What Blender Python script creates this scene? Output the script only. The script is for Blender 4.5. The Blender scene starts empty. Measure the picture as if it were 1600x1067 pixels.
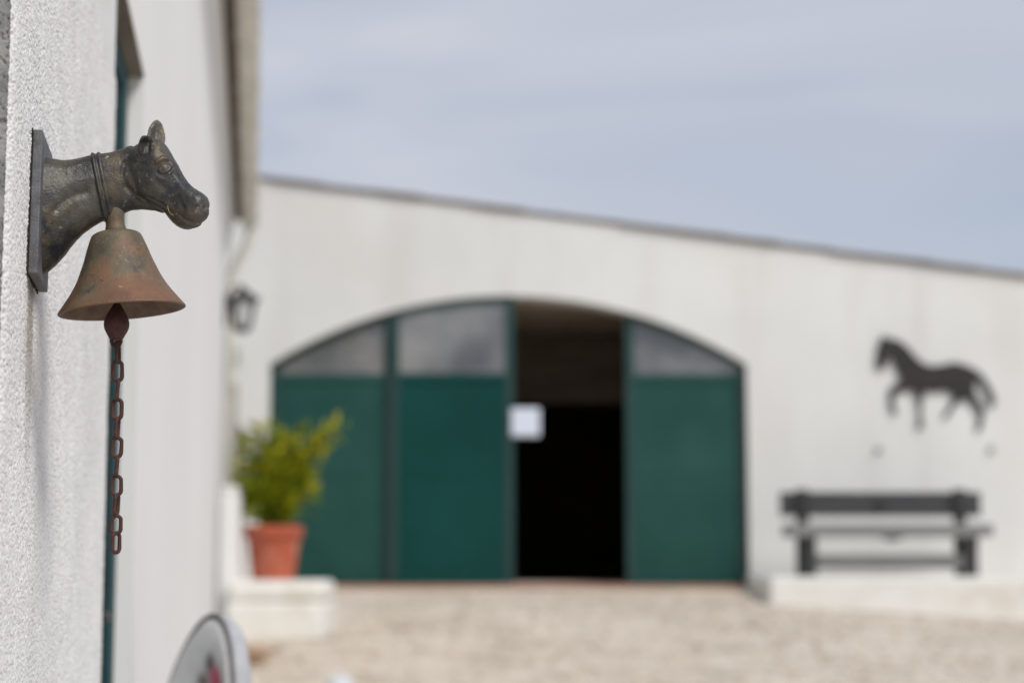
import bpy, bmesh, math, random
import numpy as np
from mathutils import Vector, Matrix, noise as mnoise

random.seed(7)
rng = np.random.default_rng(11)
SC = bpy.context.scene
COL = SC.collection
R = math.radians

# ------------------------------------------------------------------ camera
F = 2950.0                                   # focal length in pixels of a 1600 px wide picture
TH = math.atan(357.0 / F)                    # camera looks slightly up
CZ = 1.1                                     # crouching photographer
cam_d = bpy.data.cameras.new('camera')
cam = bpy.data.objects.new('camera', cam_d)
COL.objects.link(cam)
cam.location = (0, 0, CZ)
cam.rotation_euler = (math.pi / 2 + TH, 0, 0)
cam_d.sensor_width = 36
cam_d.lens = F / 1600 * 36
cam_d.clip_start = 0.05
cam_d.clip_end = 3000
cam_d.dof.use_dof = True
cam_d.dof.focus_distance = 2.02
cam_d.dof.aperture_fstop = 3.6
SC.camera = cam

# ------------------------------------------------------------------ world
SUN_EL, SUN_AZ = R(46), R(138)               # azimuth clockwise from +Y
w = bpy.data.worlds.new('World')
SC.world = w
w.use_nodes = True
nt = w.node_tree
nt.nodes.clear()
wo = nt.nodes.new('ShaderNodeOutputWorld')
bg = nt.nodes.new('ShaderNodeBackground')
bg.inputs['Strength'].default_value = 0.0575
sky = nt.nodes.new('ShaderNodeTexSky')
sky.sky_type = 'NISHITA'
sky.sun_disc = False
sky.sun_elevation = SUN_EL
sky.sun_rotation = SUN_AZ
tc = nt.nodes.new('ShaderNodeTexCoord')
mp = nt.nodes.new('ShaderNodeMapping')
mp.inputs['Scale'].default_value = (1.6, 1.6, 5.0)
mp.inputs['Location'].default_value = (2.3, 1.1, 0.4)
mp.inputs['Rotation'].default_value = (0.0, R(9), R(20))
nz = nt.nodes.new('ShaderNodeTexNoise')
nz.inputs['Scale'].default_value = 1.7
nz.inputs['Detail'].default_value = 3.5
nz.inputs['Roughness'].default_value = 0.5
nz.inputs['Distortion'].default_value = 0.6
rp = nt.nodes.new('ShaderNodeValToRGB')
rp.color_ramp.interpolation = 'EASE'
rp.color_ramp.elements[0].position = 0.30
rp.color_ramp.elements[0].color = (0.62, 0.62, 0.62, 1)
rp.color_ramp.elements[1].position = 0.72
rp.color_ramp.elements[1].color = (1, 1, 1, 1)
cl = nt.nodes.new('ShaderNodeValToRGB')      # the cloud layer's own brightness
cl.color_ramp.elements[0].position = 0.32
cl.color_ramp.elements[0].color = (5.5, 5.9, 7.0, 1)
cl.color_ramp.elements[1].position = 0.75
cl.color_ramp.elements[1].color = (6.5, 6.7, 7.4, 1)
mx = nt.nodes.new('ShaderNodeMix')
mx.data_type = 'RGBA'
L = nt.links.new
L(tc.outputs['Generated'], mp.inputs['Vector'])
L(mp.outputs['Vector'], nz.inputs['Vector'])
L(nz.outputs['Fac'], rp.inputs['Fac'])
L(nz.outputs['Fac'], cl.inputs['Fac'])
L(rp.outputs['Color'], mx.inputs['Factor'])
L(sky.outputs['Color'], mx.inputs['A'])
L(cl.outputs['Color'], mx.inputs['B'])
L(mx.outputs['Result'], bg.inputs['Color'])
L(bg.outputs['Background'], wo.inputs['Surface'])

# ------------------------------------------------------------------ sun
sd = bpy.data.lights.new('sun', 'SUN')
sd.energy = 1.5
sd.angle = R(22)
sd.color = (1.0, 0.972, 0.915)
so = bpy.data.objects.new('sun', sd)
COL.objects.link(so)
sdir = Vector((math.sin(SUN_AZ) * math.cos(SUN_EL), math.cos(SUN_AZ) * math.cos(SUN_EL), math.sin(SUN_EL)))
so.rotation_euler = sdir.to_track_quat('Z', 'Y').to_euler()
so.location = sdir * 40
SC.view_settings.view_transform = 'Standard'
SC.view_settings.look = 'None'
SC.view_settings.exposure = 0.74
SC.view_settings.gamma = 1.0
SC.view_settings.use_curve_mapping = False

# ------------------------------------------------------------------ survey helpers (photograph measurements -> metres)
CT, ST = math.cos(TH), math.sin(TH)


def ray(px, py):
    a, b = (px - 800) / F, (533.5 - py) / F
    return Vector((a, CT - ST * b, ST + CT * b))


def at(px, py, Y):
    d = ray(px, py)
    return Vector((0, 0, CZ)) + d * (Y / d.y)


WS = -0.13663                                # near building's wall runs along (WS, 1)
WA = -0.2440
WD = Vector((WS, 1, 0)).normalized()         # along the wall, away
WN = Vector((WD.y, -WD.x, 0))                # out of the wall


def wall_pt(Y, z, out=0.0):
    return Vector((WA + WS * Y, Y, z)) + WN * out


def wall_at(px, py, out=0.0):
    d = ray(px, py)
    o = Vector((0, 0, CZ)) - Vector((WA, 0, 0)) - WN * out
    t = -o.dot(WN) / d.dot(WN)
    return Vector((0, 0, CZ)) + d * t


def gz(x, y):
    yy = min(max(y, -14.0), 17.4)
    z = 0.0684 * (yy - 3)
    xx = min(max(x - 1.9, 0), 9.0)
    return z - 0.062 * xx * min(1, max(0, (yy + 2) / 8))


# ------------------------------------------------------------------ mesh helpers
def tag(o, label=None, cat=None, group=None, kind=None):
    if label: o['label'] = label
    if cat: o['category'] = cat
    if group: o['group'] = group
    if kind: o['kind'] = kind
    return o


def empty(name, loc=(0, 0, 0), rz=0.0):
    o = bpy.data.objects.new(name, None)
    o.empty_display_size = 0.1
    COL.objects.link(o)
    o.location = loc
    o.rotation_euler = (0, 0, rz)
    return o


class MB:
    def __init__(s):
        s.v, s.f = [], []

    def add(s, vs, fs):
        n = len(s.v)
        s.v += [tuple(v) for v in vs]
        s.f += [tuple(i + n for i in f) for f in fs]
        return s

    def box(s, x0, x1, y0, y1, z0, z1, M=None):
        vs = [Vector((x, y, z)) for z in (z0, z1) for y in (y0, y1) for x in (x0, x1)]
        if M is not None: vs = [M @ v for v in vs]
        return s.add(vs, [(0, 2, 3, 1), (4, 5, 7, 6), (0, 1, 5, 4), (2, 6, 7, 3), (0, 4, 6, 2), (1, 3, 7, 5)])

    def prism(s, pts, y0, y1):
        """polygon in x,z extruded along y; counter-clockwise seen from -y"""
        n = len(pts)
        vs = [(x, y0, z) for x, z in pts] + [(x, y1, z) for x, z in pts]
        fs = [tuple(range(n)), tuple(range(2 * n - 1, n - 1, -1))]
        fs += [(i, i + n, (i + 1) % n + n, (i + 1) % n) for i in range(n)]
        return s.add(vs, fs)

    def lathe(s, prof, n=48, M=None, close=False):
        vs, fs = [], []
        for r, z in prof:
            for k in range(n):
                a = 2 * math.pi * k / n
                p = Vector((r * math.cos(a), r * math.sin(a), z))
                vs.append(M @ p if M is not None else p)
        m = len(prof)
        for i in range(m - 1 + (1 if close else 0)):
            j = (i + 1) % m
            for k in range(n):
                q = (k + 1) % n
                fs.append((i * n + k, i * n + q, j * n + q, j * n + k))
        if not close:
            fs.append(tuple(range(n - 1, -1, -1)))
            fs.append(tuple((m - 1) * n + k for k in range(n)))
        return s.add(vs, fs)

    def tube(s, pts, r, n=10, closed=False, caps=True, squash=None):
        pts = [Vector(p) for p in pts]
        m = len(pts)
        rr = r if isinstance(r, (list, tuple)) else [r] * m
        vs, fs = [], []
        up = None
        for i, p in enumerate(pts):
            if closed:
                t = pts[(i + 1) % m] - pts[i - 1]
            else:
                t = pts[min(i + 1, m - 1)] - pts[max(i - 1, 0)]
            t.normalize()
            if up is None:
                up = Vector((0, 0, 1)) if abs(t.z) < 0.9 else Vector((1, 0, 0))
            a = t.cross(up)
            if a.length < 1e-6: a = t.orthogonal()
            a.normalize()
            b = a.cross(t).normalized()
            up = b
            for k in range(n):
                an = 2 * math.pi * k / n
                vs.append(p + (a * math.cos(an) + b * math.sin(an)) * rr[i])
        for i in range(m if closed else m - 1):
            j = (i + 1) % m
            for k in range(n):
                q = (k + 1) % n
                fs.append((i * n + k, i * n + q, j * n + q, j * n + k))
        if caps and not closed:
            fs.append(tuple(range(n - 1, -1, -1)))
            fs.append(tuple((m - 1) * n + k for k in range(n)))
        return s.add(vs, fs)

    def build(s, name, mat, parent=None, smooth=False, bevel=0.0, seg=2):
        me = bpy.data.meshes.new(name)
        me.from_pydata(s.v, [], s.f)
        bm = bmesh.new()
        bm.from_mesh(me)
        bmesh.ops.recalc_face_normals(bm, faces=bm.faces)
        if bevel > 0:
            es = [e for e in bm.edges if len(e.link_faces) == 2 and e.calc_face_angle(0) > 0.5]
            bmesh.ops.bevel(bm, geom=es, offset=bevel, segments=seg, profile=0.5, affect='EDGES', clamp_overlap=True)
        bm.to_mesh(me)
        bm.free()
        if smooth:
            me.polygons.foreach_set('use_smooth', [True] * len(me.polygons))
        me.materials.append(mat)
        o = bpy.data.objects.new(name, me)
        COL.objects.link(o)
        if parent is not None: o.parent = parent
        return o


def copy_tree(o, parent=None):
    c = o.copy()
    COL.objects.link(c)
    if parent is not None: c.parent = parent
    for ch in list(o.children): copy_tree(ch, c)
    return c


# ------------------------------------------------------------------ materials
def mat(name, cols, scale=5.0, rough=0.8, metal=0.0, bump=0.0, bscale=None, bdist=0.01, detail=6, stretch=(1, 1, 1),
        spec=0.5, second=None, coat=0.0, rough_var=0.0, coords='Object', pos=(0.35, 0.65)):
    """cols: two base colours mixed by noise.  second=(colour, scale, lo, hi, stretch): a further blotchy layer."""
    m = bpy.data.materials.new(name)
    m.use_nodes = True
    t = m.node_tree
    b = t.nodes['Principled BSDF']
    b.inputs['Roughness'].default_value = rough
    b.inputs['Metallic'].default_value = metal
    b.inputs['Specular IOR Level'].default_value = spec
    b.inputs['Coat Weight'].default_value = coat
    co = t.nodes.new('ShaderNodeTexCoord')

    def nse(sc, st=(1, 1, 1), det=detail, seed=0.0):
        mpn = t.nodes.new('ShaderNodeMapping')
        mpn.inputs['Scale'].default_value = st
        mpn.inputs['Location'].default_value = (seed, seed * 1.7, seed * 0.6)
        n = t.nodes.new('ShaderNodeTexNoise')
        n.inputs['Scale'].default_value = sc
        n.inputs['Detail'].default_value = det
        n.inputs['Roughness'].default_value = 0.6
        t.links.new(co.outputs[coords], mpn.inputs['Vector'])
        t.links.new(mpn.outputs['Vector'], n.inputs['Vector'])
        return n
    n1 = nse(scale, stretch)
    r1 = t.nodes.new('ShaderNodeValToRGB')
    e = r1.color_ramp.elements
    e[0].position, e[1].position = pos
    e[0].color = (*cols[0], 1)
    e[1].color = (*cols[1], 1)
    t.links.new(n1.outputs['Fac'], r1.inputs['Fac'])
    out = r1.outputs['Color']
    layers = second if isinstance(second, list) else ([second] if second else [])
    for i, (c2, s2, lo, hi, st2) in enumerate(layers):
        n2 = nse(s2, st2, seed=5.7 + 4.3 * i)
        r2 = t.nodes.new('ShaderNodeValToRGB')
        r2.color_ramp.elements[0].position = lo
        r2.color_ramp.elements[1].position = hi
        t.links.new(n2.outputs['Fac'], r2.inputs['Fac'])
        mxn = t.nodes.new('ShaderNodeMix')
        mxn.data_type = 'RGBA'
        t.links.new(r2.outputs['Color'], mxn.inputs['Factor'])
        t.links.new(out, mxn.inputs['A'])
        mxn.inputs['B'].default_value = (*c2, 1)
        out = mxn.outputs['Result']
    t.links.new(out, b.inputs['Base Color'])
    if bump > 0:
        n3 = nse(bscale or scale * 6, det=4, seed=9.0)
        bp = t.nodes.new('ShaderNodeBump')
        bp.inputs['Strength'].default_value = bump
        bp.inputs['Distance'].default_value = bdist
        t.links.new(n3.outputs['Fac'], bp.inputs['Height'])
        t.links.new(bp.outputs['Normal'], b.inputs['Normal'])
    if rough_var > 0:
        mr = t.nodes.new('ShaderNodeMapRange')
        mr.inputs['To Min'].default_value = rough - rough_var
        mr.inputs['To Max'].default_value = min(1, rough + rough_var)
        t.links.new(n1.outputs['Fac'], mr.inputs['Value'])
        t.links.new(mr.outputs['Result'], b.inputs['Roughness'])
    return m


def add_mask_layer(m, colour, fn):
    """put COLOUR over the material's base colour where fn(nodetree, objectcoords socket) returns 1"""
    t = m.node_tree
    b = t.nodes['Principled BSDF']
    src = b.inputs['Base Color'].links[0].from_socket
    co = t.nodes.new('ShaderNodeTexCoord')
    fac = fn(t, co.outputs['Object'])
    mxn = t.nodes.new('ShaderNodeMix')
    mxn.data_type = 'RGBA'
    t.links.new(fac, mxn.inputs['Factor'])
    t.links.new(src, mxn.inputs['A'])
    mxn.inputs['B'].default_value = (*colour, 1)
    t.links.new(mxn.outputs['Result'], b.inputs['Base Color'])


def mnode(t, op, a, b=None):
    n = t.nodes.new('ShaderNodeMath')
    n.operation = op
    n.use_clamp = False
    for i, v in enumerate((a, b)):
        if v is None: continue
        if isinstance(v, (int, float)): n.inputs[i].default_value = v
        else: t.links.new(v, n.inputs[i])
    return n.outputs[0]


def mrange(t, v, a, b, c=0.0, d=1.0):
    n = t.nodes.new('ShaderNodeMapRange')
    n.interpolation_type = 'SMOOTHSTEP'
    for k, x in zip(('From Min', 'From Max', 'To Min', 'To Max'), (a, b, c, d)): n.inputs[k].default_value = x
    t.links.new(v, n.inputs['Value'])
    return n.outputs['Result']


M = {}
M['near_plaster'] = mat('near_plaster', [(0.70, 0.702, 0.705), (0.78, 0.782, 0.78)], 9, 0.95, bump=0.35, bscale=420, bdist=0.002, spec=0.2,
                        second=[((0.60, 0.60, 0.60), 3.0, 0.55, 0.85, (1, 1, 0.5)), ((0.36, 0.36, 0.365), 300, 0.56, 0.70, (1, 1, 1))])  # fine dark speckle put in for the shade in the grain's pits
M['grey_end'] = mat('grey_end_skin', [(0.17, 0.17, 0.17), (0.30, 0.30, 0.29)], 40, 0.95, bump=0.3, bscale=300, bdist=0.002, spec=0.2)  # darker grey surface on the end face beside the outer corner
M['plaster'] = mat('plaster', [(0.745, 0.748, 0.745), (0.785, 0.788, 0.78)], 0.5, 0.95, bump=0.06, bscale=90, bdist=0.002, spec=0.2,
                   second=((0.73, 0.725, 0.715), 0.5, 0.5, 0.9, (1.0, 1.0, 0.6)))
M['barn_plaster'] = mat('barn_plaster', [(0.695, 0.695, 0.675), (0.765, 0.767, 0.745)], 0.7, 0.95, bump=0.2, bscale=60, bdist=0.004, spec=0.2,
                        second=[((0.58, 0.56, 0.53), 1.3, 0.60, 0.85, (3.0, 1.0, 0.12)), ((0.62, 0.605, 0.58), 0.9, 0.52, 0.85, (2.2, 1.0, 0.25)), ((0.70, 0.66, 0.63), 0.5, 0.5, 0.8, (1, 1, 1))])
M['whitewash'] = mat('whitewash', [(0.715, 0.698, 0.655), (0.795, 0.782, 0.745)], 3.0, 0.95, bump=0.3, bscale=50, bdist=0.004, spec=0.2,
                     second=((0.62, 0.56, 0.47), 2.5, 0.55, 0.8, (1, 1, 1)))
M['ceiling_board'] = mat('ceiling_board', [(0.30, 0.24, 0.18), (0.42, 0.34, 0.27)], 2, 0.9, bump=0.2, bscale=30, stretch=(1, 6, 6))
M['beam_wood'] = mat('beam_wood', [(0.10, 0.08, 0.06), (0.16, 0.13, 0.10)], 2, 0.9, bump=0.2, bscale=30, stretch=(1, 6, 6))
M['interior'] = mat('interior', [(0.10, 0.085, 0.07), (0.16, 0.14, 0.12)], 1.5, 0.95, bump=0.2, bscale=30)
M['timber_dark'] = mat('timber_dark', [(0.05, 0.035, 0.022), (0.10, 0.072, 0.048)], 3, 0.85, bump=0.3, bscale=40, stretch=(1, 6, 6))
M['teal'] = mat('teal_paint', [(0.004, 0.040, 0.050), (0.006, 0.055, 0.065)], 4, 0.6, bump=0.05, spec=0.15)
M['door_brown'] = mat('door_brown', [(0.016, 0.014, 0.009), (0.030, 0.026, 0.018)], 4, 0.6, spec=0.15, bump=0.1, stretch=(6, 6, 0.6))
M['green_dull'] = mat('green_paint_dull', [(0.011, 0.062, 0.052), (0.019, 0.080, 0.068)], 1.3, 0.5, spec=0.22, bump=0.06, bscale=12, rough_var=0.08)
M['green'] = mat('green_paint', [(0.0006, 0.043, 0.037), (0.002, 0.060, 0.053)], 0.6, 0.3, spec=0.22, bump=0.08, bscale=3.0, bdist=0.02, rough_var=0.06)
M['green_frame'] = mat('green_frame', [(0.008, 0.044, 0.040), (0.014, 0.055, 0.050)], 2, 0.4)
M['roof_tile'] = mat('roof_tile', [(0.22, 0.185, 0.155), (0.34, 0.30, 0.26)], 3, 0.9, bump=0.4, bscale=60, second=((0.11, 0.10, 0.095), 2.5, 0.5, 0.7, (1, 1, 1)))
M['gutter'] = mat('gutter_metal', [(0.60, 0.585, 0.53), (0.70, 0.68, 0.62)], 3, 0.6, bump=0.05, second=((0.46, 0.45, 0.38), 6, 0.5, 0.75, (1, 0.3, 1)))
M['soffit'] = mat('soffit_paint', [(0.16, 0.14, 0.115), (0.22, 0.195, 0.165)], 6, 0.9, bump=0.2)
M['eave_wood'] = mat('eave_wood', [(0.09, 0.065, 0.042), (0.13, 0.10, 0.07)], 6, 0.9, bump=0.3)
M['black_iron'] = mat('black_iron', [(0.018, 0.018, 0.019), (0.035, 0.034, 0.034)], 8, 0.5, bump=0.1)
M['horse_black'] = mat('horse_metal', [(0.014, 0.012, 0.011), (0.024, 0.020, 0.018)], 6, 0.6)
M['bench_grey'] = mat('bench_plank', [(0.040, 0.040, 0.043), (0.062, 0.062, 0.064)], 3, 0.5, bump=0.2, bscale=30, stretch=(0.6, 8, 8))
M['bench_lit'] = mat('bench_seat_lit', [(0.19, 0.187, 0.183), (0.26, 0.256, 0.25)], 3, 0.5, bump=0.2, bscale=30, stretch=(0.6, 8, 8))  # paler copy of the bench wood; reflected light put into the colour
M['terracotta'] = mat('terracotta', [(0.35, 0.072, 0.034), (0.46, 0.115, 0.060)], 5, 0.85, bump=0.15, bscale=60, second=[((0.50, 0.26, 0.19), 7, 0.56, 0.8, (1, 1, 0.5)), ((0.20, 0.05, 0.03), 6, 0.58, 0.8, (1, 1, 1))])
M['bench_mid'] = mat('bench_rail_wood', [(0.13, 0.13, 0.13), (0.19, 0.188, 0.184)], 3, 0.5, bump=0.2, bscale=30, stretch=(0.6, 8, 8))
M['tile_red'] = mat('tile_red', [(0.36, 0.19, 0.13), (0.46, 0.27, 0.20)], 4, 0.85)
M['soil'] = mat('soil', [(0.05, 0.035, 0.022), (0.09, 0.065, 0.045)], 20, 1.0, bump=0.6, bscale=60)
M['leaf'] = mat('leaf', [(0.11, 0.165, 0.003), (0.225, 0.26, 0.006)], 6, 0.6, spec=0.2, pos=(0.4, 0.6))
M['leaf_yellow'] = mat('leaf_yellow', [(0.36, 0.31, 0.005), (0.46, 0.40, 0.008)], 6, 0.6, spec=0.2)
M['bark'] = mat('bark', [(0.06, 0.045, 0.025), (0.11, 0.08, 0.045)], 20, 0.9, bump=0.4)
M['paper'] = mat('paper', [(0.66, 0.72, 0.84), (0.72, 0.77, 0.88)], 3, 0.8)
M['stone_pale'] = mat('stone_pale', [(0.50, 0.53, 0.57), (0.64, 0.66, 0.69)], 12, 0.9, bump=0.4)
M['pebble'] = mat('pebble', [(0.36, 0.30, 0.235), (0.74, 0.67, 0.57)], 9, 0.95)
M['post_grey'] = mat('post_grey', [(0.36, 0.34, 0.32), (0.46, 0.44, 0.42)], 5, 0.9, bump=0.2, stretch=(6, 6, 0.6))
M['rust_brown'] = mat('rust_brown', [(0.11, 0.055, 0.022), (0.20, 0.10, 0.045)], 12, 0.9, bump=0.3)
M['dry_leaf'] = mat('dry_leaf', [(0.42, 0.23, 0.10), (0.55, 0.34, 0.17)], 9, 0.9)
M['grey_box'] = mat('grey_plastic', [(0.36, 0.36, 0.36), (0.42, 0.42, 0.42)], 5, 0.6)
M['straw'] = mat('straw', [(0.42, 0.31, 0.13), (0.50, 0.38, 0.18)], 40, 0.7)

# cast iron of the head
M['iron'] = mat('cast_iron', [(0.027, 0.027, 0.028), (0.100, 0.093, 0.080)], 24, 0.43, metal=0.35, bump=0.6, bscale=560, bdist=0.0009, rough_var=0.12, detail=9, pos=(0.33, 0.67),
                second=[((0.130, 0.097, 0.054), 30, 0.50, 0.73, (1, 1, 1)), ((0.020, 0.022, 0.030), 22, 0.54, 0.68, (1, 1, 1)),
                        ((0.24, 0.215, 0.165), 190, 0.60, 0.74, (1, 1, 1)), ((0.13, 0.075, 0.042), 15, 0.66, 0.82, (1, 1, 1))])
M['iron_plate'] = mat('cast_iron_plate', [(0.085, 0.088, 0.098), (0.150, 0.153, 0.162)], 60, 0.6, metal=0.2, bump=0.9, bscale=420, bdist=0.001,
                      second=[((0.16, 0.16, 0.16), 230, 0.6, 0.75, (1, 1, 1)), ((0.08, 0.05, 0.03), 30, 0.6, 0.8, (1, 1, 1))])
M['crust'] = mat('rust_crust', [(0.020, 0.013, 0.008), (0.07, 0.045, 0.026)], 120, 0.95, bump=0.8, bscale=300, bdist=0.002)
M['bell'] = mat('bell_rust', [(0.070, 0.066, 0.052), (0.175, 0.138, 0.084)], 26, 0.60, metal=0.2, bump=0.7, bscale=420, bdist=0.0009, rough_var=0.12, detail=9, pos=(0.33, 0.67),
                second=[((0.205, 0.110, 0.062), 22, 0.50, 0.66, (1, 1, 1)), ((0.026, 0.029, 0.038), 30, 0.54, 0.68, (1, 1, 0.6)),
                        ((0.26, 0.21, 0.15), 240, 0.58, 0.73, (1, 1, 1)), ((0.135, 0.062, 0.046), 20, 0.60, 0.74, (2, 2, 0.4)), ((0.055, 0.035, 0.025), 130, 0.60, 0.72, (1, 1, 1))])
M['bell_in'] = mat('bell_inside', [(0.10, 0.065, 0.045), (0.17, 0.115, 0.085)], 60, 0.85, bump=0.5, bscale=260, bdist=0.001)
M['rust_red'] = mat('rust_red', [(0.045, 0.017, 0.014), (0.085, 0.032, 0.024)], 70, 0.72, metal=0.15, bump=0.5, bscale=600, bdist=0.0008, detail=8,
                    second=((0.030, 0.013, 0.011), 130, 0.5, 0.7, (1, 1, 1)))


def bell_low(t, co):                          # the rust grows orange towards the lip
    s = t.nodes.new('ShaderNodeSeparateXYZ')
    t.links.new(co, s.inputs[0])
    n = t.nodes.new('ShaderNodeTexNoise')
    n.inputs['Scale'].default_value = 30
    n.inputs['Detail'].default_value = 7
    t.links.new(co, n.inputs['Vector'])
    z = mnode(t, 'ADD', s.outputs['Z'], mnode(t, 'MULTIPLY', mnode(t, 'SUBTRACT', n.outputs['Fac'], 0.5), 0.14))
    z = mnode(t, 'SUBTRACT', z, mnode(t, 'MULTIPLY', s.outputs['X'], 0.35))
    return mrange(t, z, -0.034, -0.088, 0.0, 0.60)


add_mask_layer(M['bell'], (0.205, 0.092, 0.048), bell_low)


def spots(points, r0, r1, wob_=0.03):                    # round printed motifs (a flower print on cloth)
    def fn(t, co):
        out = None
        n = t.nodes.new('ShaderNodeTexNoise')
        n.inputs['Scale'].default_value = 26 if wob_ > 0.01 else 400
        t.links.new(co, n.inputs['Vector'])
        wob = mnode(t, 'MULTIPLY', mnode(t, 'SUBTRACT', n.outputs['Fac'], 0.5), wob_)
        for p in points:
            d = t.nodes.new('ShaderNodeVectorMath')
            d.operation = 'DISTANCE'
            t.links.new(co, d.inputs[0])
            d.inputs[1].default_value = p
            v = mrange(t, mnode(t, 'ADD', d.outputs['Value'], wob), r1, r0)
            out = v if out is None else mnode(t, 'MAXIMUM', out, v)
        return out
    return fn


def glass_mat():  # mottled grey colour stands in for dim sky reflections on dusty panes
    m = bpy.data.materials.new('grey_sheen_glass')
    m.use_nodes = True
    t = m.node_tree
    b = t.nodes['Principled BSDF']
    b.inputs['Base Color'].default_value = (0.055, 0.060, 0.066, 1)
    b.inputs['Roughness'].default_value = 0.12
    b.inputs['IOR'].default_value = 1.9
    co = t.nodes.new('ShaderNodeTexCoord')
    n = t.nodes.new('ShaderNodeTexNoise')
    n.inputs['Scale'].default_value = 1.4
    n.inputs['Detail'].default_value = 4
    t.links.new(co.outputs['Object'], n.inputs['Vector'])
    r = t.nodes.new('ShaderNodeValToRGB')
    r.color_ramp.elements[0].position = 0.38
    r.color_ramp.elements[0].color = (0.070, 0.076, 0.084, 1)
    r.color_ramp.elements[1].position = 0.66
    r.color_ramp.elements[1].color = (0.26, 0.26, 0.255, 1)
    t.links.new(n.outputs['Fac'], r.inputs['Fac'])
    t.links.new(r.outputs['Color'], b.inputs['Base Color'])
    bp = t.nodes.new('ShaderNodeBump')
    bp.inputs['Strength'].default_value = 0.15
    bp.inputs['Distance'].default_value = 0.05
    t.links.new(n.outputs['Fac'], bp.inputs['Height'])
    t.links.new(bp.outputs['Normal'], b.inputs['Normal'])
    return m


M['glass'] = glass_mat()
M['lamp_glass'] = mat('lamp_glass', [(0.46, 0.47, 0.47), (0.54, 0.55, 0.55)], 8, 0.25)


def ground_mat():
    m = mat('gravel_ground', [(0.58, 0.50, 0.415), (0.72, 0.64, 0.55)], 2.2, 1.0, bump=0.7, bscale=55, bdist=0.02, spec=0.1,
            second=[((0.37, 0.31, 0.25), 2.4, 0.52, 0.74, (1, 1, 1)), ((0.70, 0.64, 0.56), 9.0, 0.55, 0.75, (1, 1, 1)),
                    ((0.32, 0.265, 0.205), 38, 0.56, 0.70, (1, 1, 1)), ((0.66, 0.62, 0.57), 45, 0.58, 0.72, (1, 1, 1))])
    return m


M['ground'] = ground_mat()

# ------------------------------------------------------------------ ground
xs = sorted(set([-900, -300, -120, -60, -30, -16, -11] + [round(-8 + 0.4 * i, 3) for i in range(50)] + [14, 20, 40, 90, 300, 900]))
ys = sorted(set([-900, -300, -120, -50, -25, -14, -9, -5, -2] + [round(0.5 * i, 3) for i in range(38)] + [22, 30, 60, 150, 400, 1200]))
gb = MB()
nx = len(xs)
gv = [(x, y, gz(x, y) + (0.012 * mnoise.noise(Vector((x * 0.9, y * 0.9, 0))) if 4 < y < 14 else 0)) for y in ys for x in xs]
gf = [(j * nx + i, j * nx + i + 1, (j + 1) * nx + i + 1, (j + 1) * nx + i) for j in range(len(ys) - 1) for i in range(nx - 1)]
gb.add(gv, gf)
tag(gb.build('gravel_ground', M['ground'], smooth=True), 'pale beige gravel yard sloping up to the white barn', None, None, 'structure')

# loose stones on the yard: nobody could count them
pv, pf = [], []
ico = bmesh.new()
bmesh.ops.create_icosphere(ico, subdivisions=1, radius=1)
iv = [v.co.copy() for v in ico.verts]
ifc = [[v.index for v in f.verts] for f in ico.faces]
ico.free()
pb = MB()
for i in range(6500):
    y = 8.6 + 7.6 * random.random() ** 0.8
    x = random.uniform(-2.9, 4.9)
    if y > 12 and x < -1.2: continue
    if y > 15.1 and x > 1.9: continue
    s = 0.007 + 0.021 * random.random() ** 2.2
    q = Matrix.Rotation(random.uniform(0, 6.3), 3, 'Z')
    sx, sy, sz = s * random.uniform(0.7, 1.4), s * random.uniform(0.7, 1.4), s * random.uniform(0.4, 0.8)
    z = gz(x, y) + sz * 0.4
    pb.add([q @ Vector((v.x * sx, v.y * sy, v.z * sz)) + Vector((x, y, z)) for v in iv], ifc)
tag(pb.build('gravel', M['pebble']), 'loose pale gravel stones scattered over the yard', None, None, 'stuff')

# ------------------------------------------------------------------ barn
BY = 16.9                                    # plane of the barn's front


def bx(px, py=740): return at(px, py, BY).x
def bz(py, px=800): return at(px, py, BY).z


def line_z(x):
    a, b = at(430, 284, BY), at(1590, 433, BY)
    return a.z + (x - a.x) * (b.z - a.z) / (b.x - a.x)


barn = empty('white_barn', (0, BY, 0))
tag(barn, 'long white barn with a sloping roofline and a wide arched green doorway', 'barn')
dx0, dx1 = bx(418.5), bx(1169.5)
zs, za, zb = bz(569), bz(462), bz(915)
cxm = (dx0 + dx1) / 2
half, rise = (dx1 - dx0) / 2, za - zs
RA = (half * half + rise * rise) / (2 * rise)


def arch(x, inset=0.0):
    u = x - cxm
    return (za - RA) + math.sqrt(max((RA - inset) ** 2 - u * u, 0))


RX = -4.2                                    # ridge, hidden behind the near building
BX0, BX1 = -9.5, 10.5
rz_ = line_z(RX)
slope = (line_z(0) - line_z(1))
lz = rz_ - slope * (RX - BX0)
pts = [(BX0, -1.0), (dx0, -1.0)]
pts += [(dx0, zs)]
N = 40
for i in range(1, N):
    x = dx0 + (dx1 - dx0) * i / N
    pts.append((x, arch(x)))
pts += [(dx1, zs), (dx1, -1.0), (BX1, -1.0), (BX1, line_z(BX1)), (RX, rz_), (BX0, lz)]
mb = MB().prism(pts, 0, 0.32)
fw = mb.build('front_wall', M['barn_plaster'], barn)
# other walls, roof and dark inside
DEP = 13.0
MB().box(BX0, BX0 + 0.3, 0.325, DEP, -1, lz - 0.05).build('side_wall', M['barn_plaster'], barn)
MB().box(BX1 - 0.3, BX1, 0.325, DEP, -1, line_z(BX1) - 0.05).build('side_wall', M['barn_plaster'], barn)
MB().prism([(BX0 + 0.3, -1), (BX1 - 0.3, -1), (BX1 - 0.3, line_z(BX1) - 0.1), (RX, rz_ - 0.1), (BX0 + 0.3, lz - 0.1)], DEP - 0.3, DEP).build('back_wall', M['interior'], barn)
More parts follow.
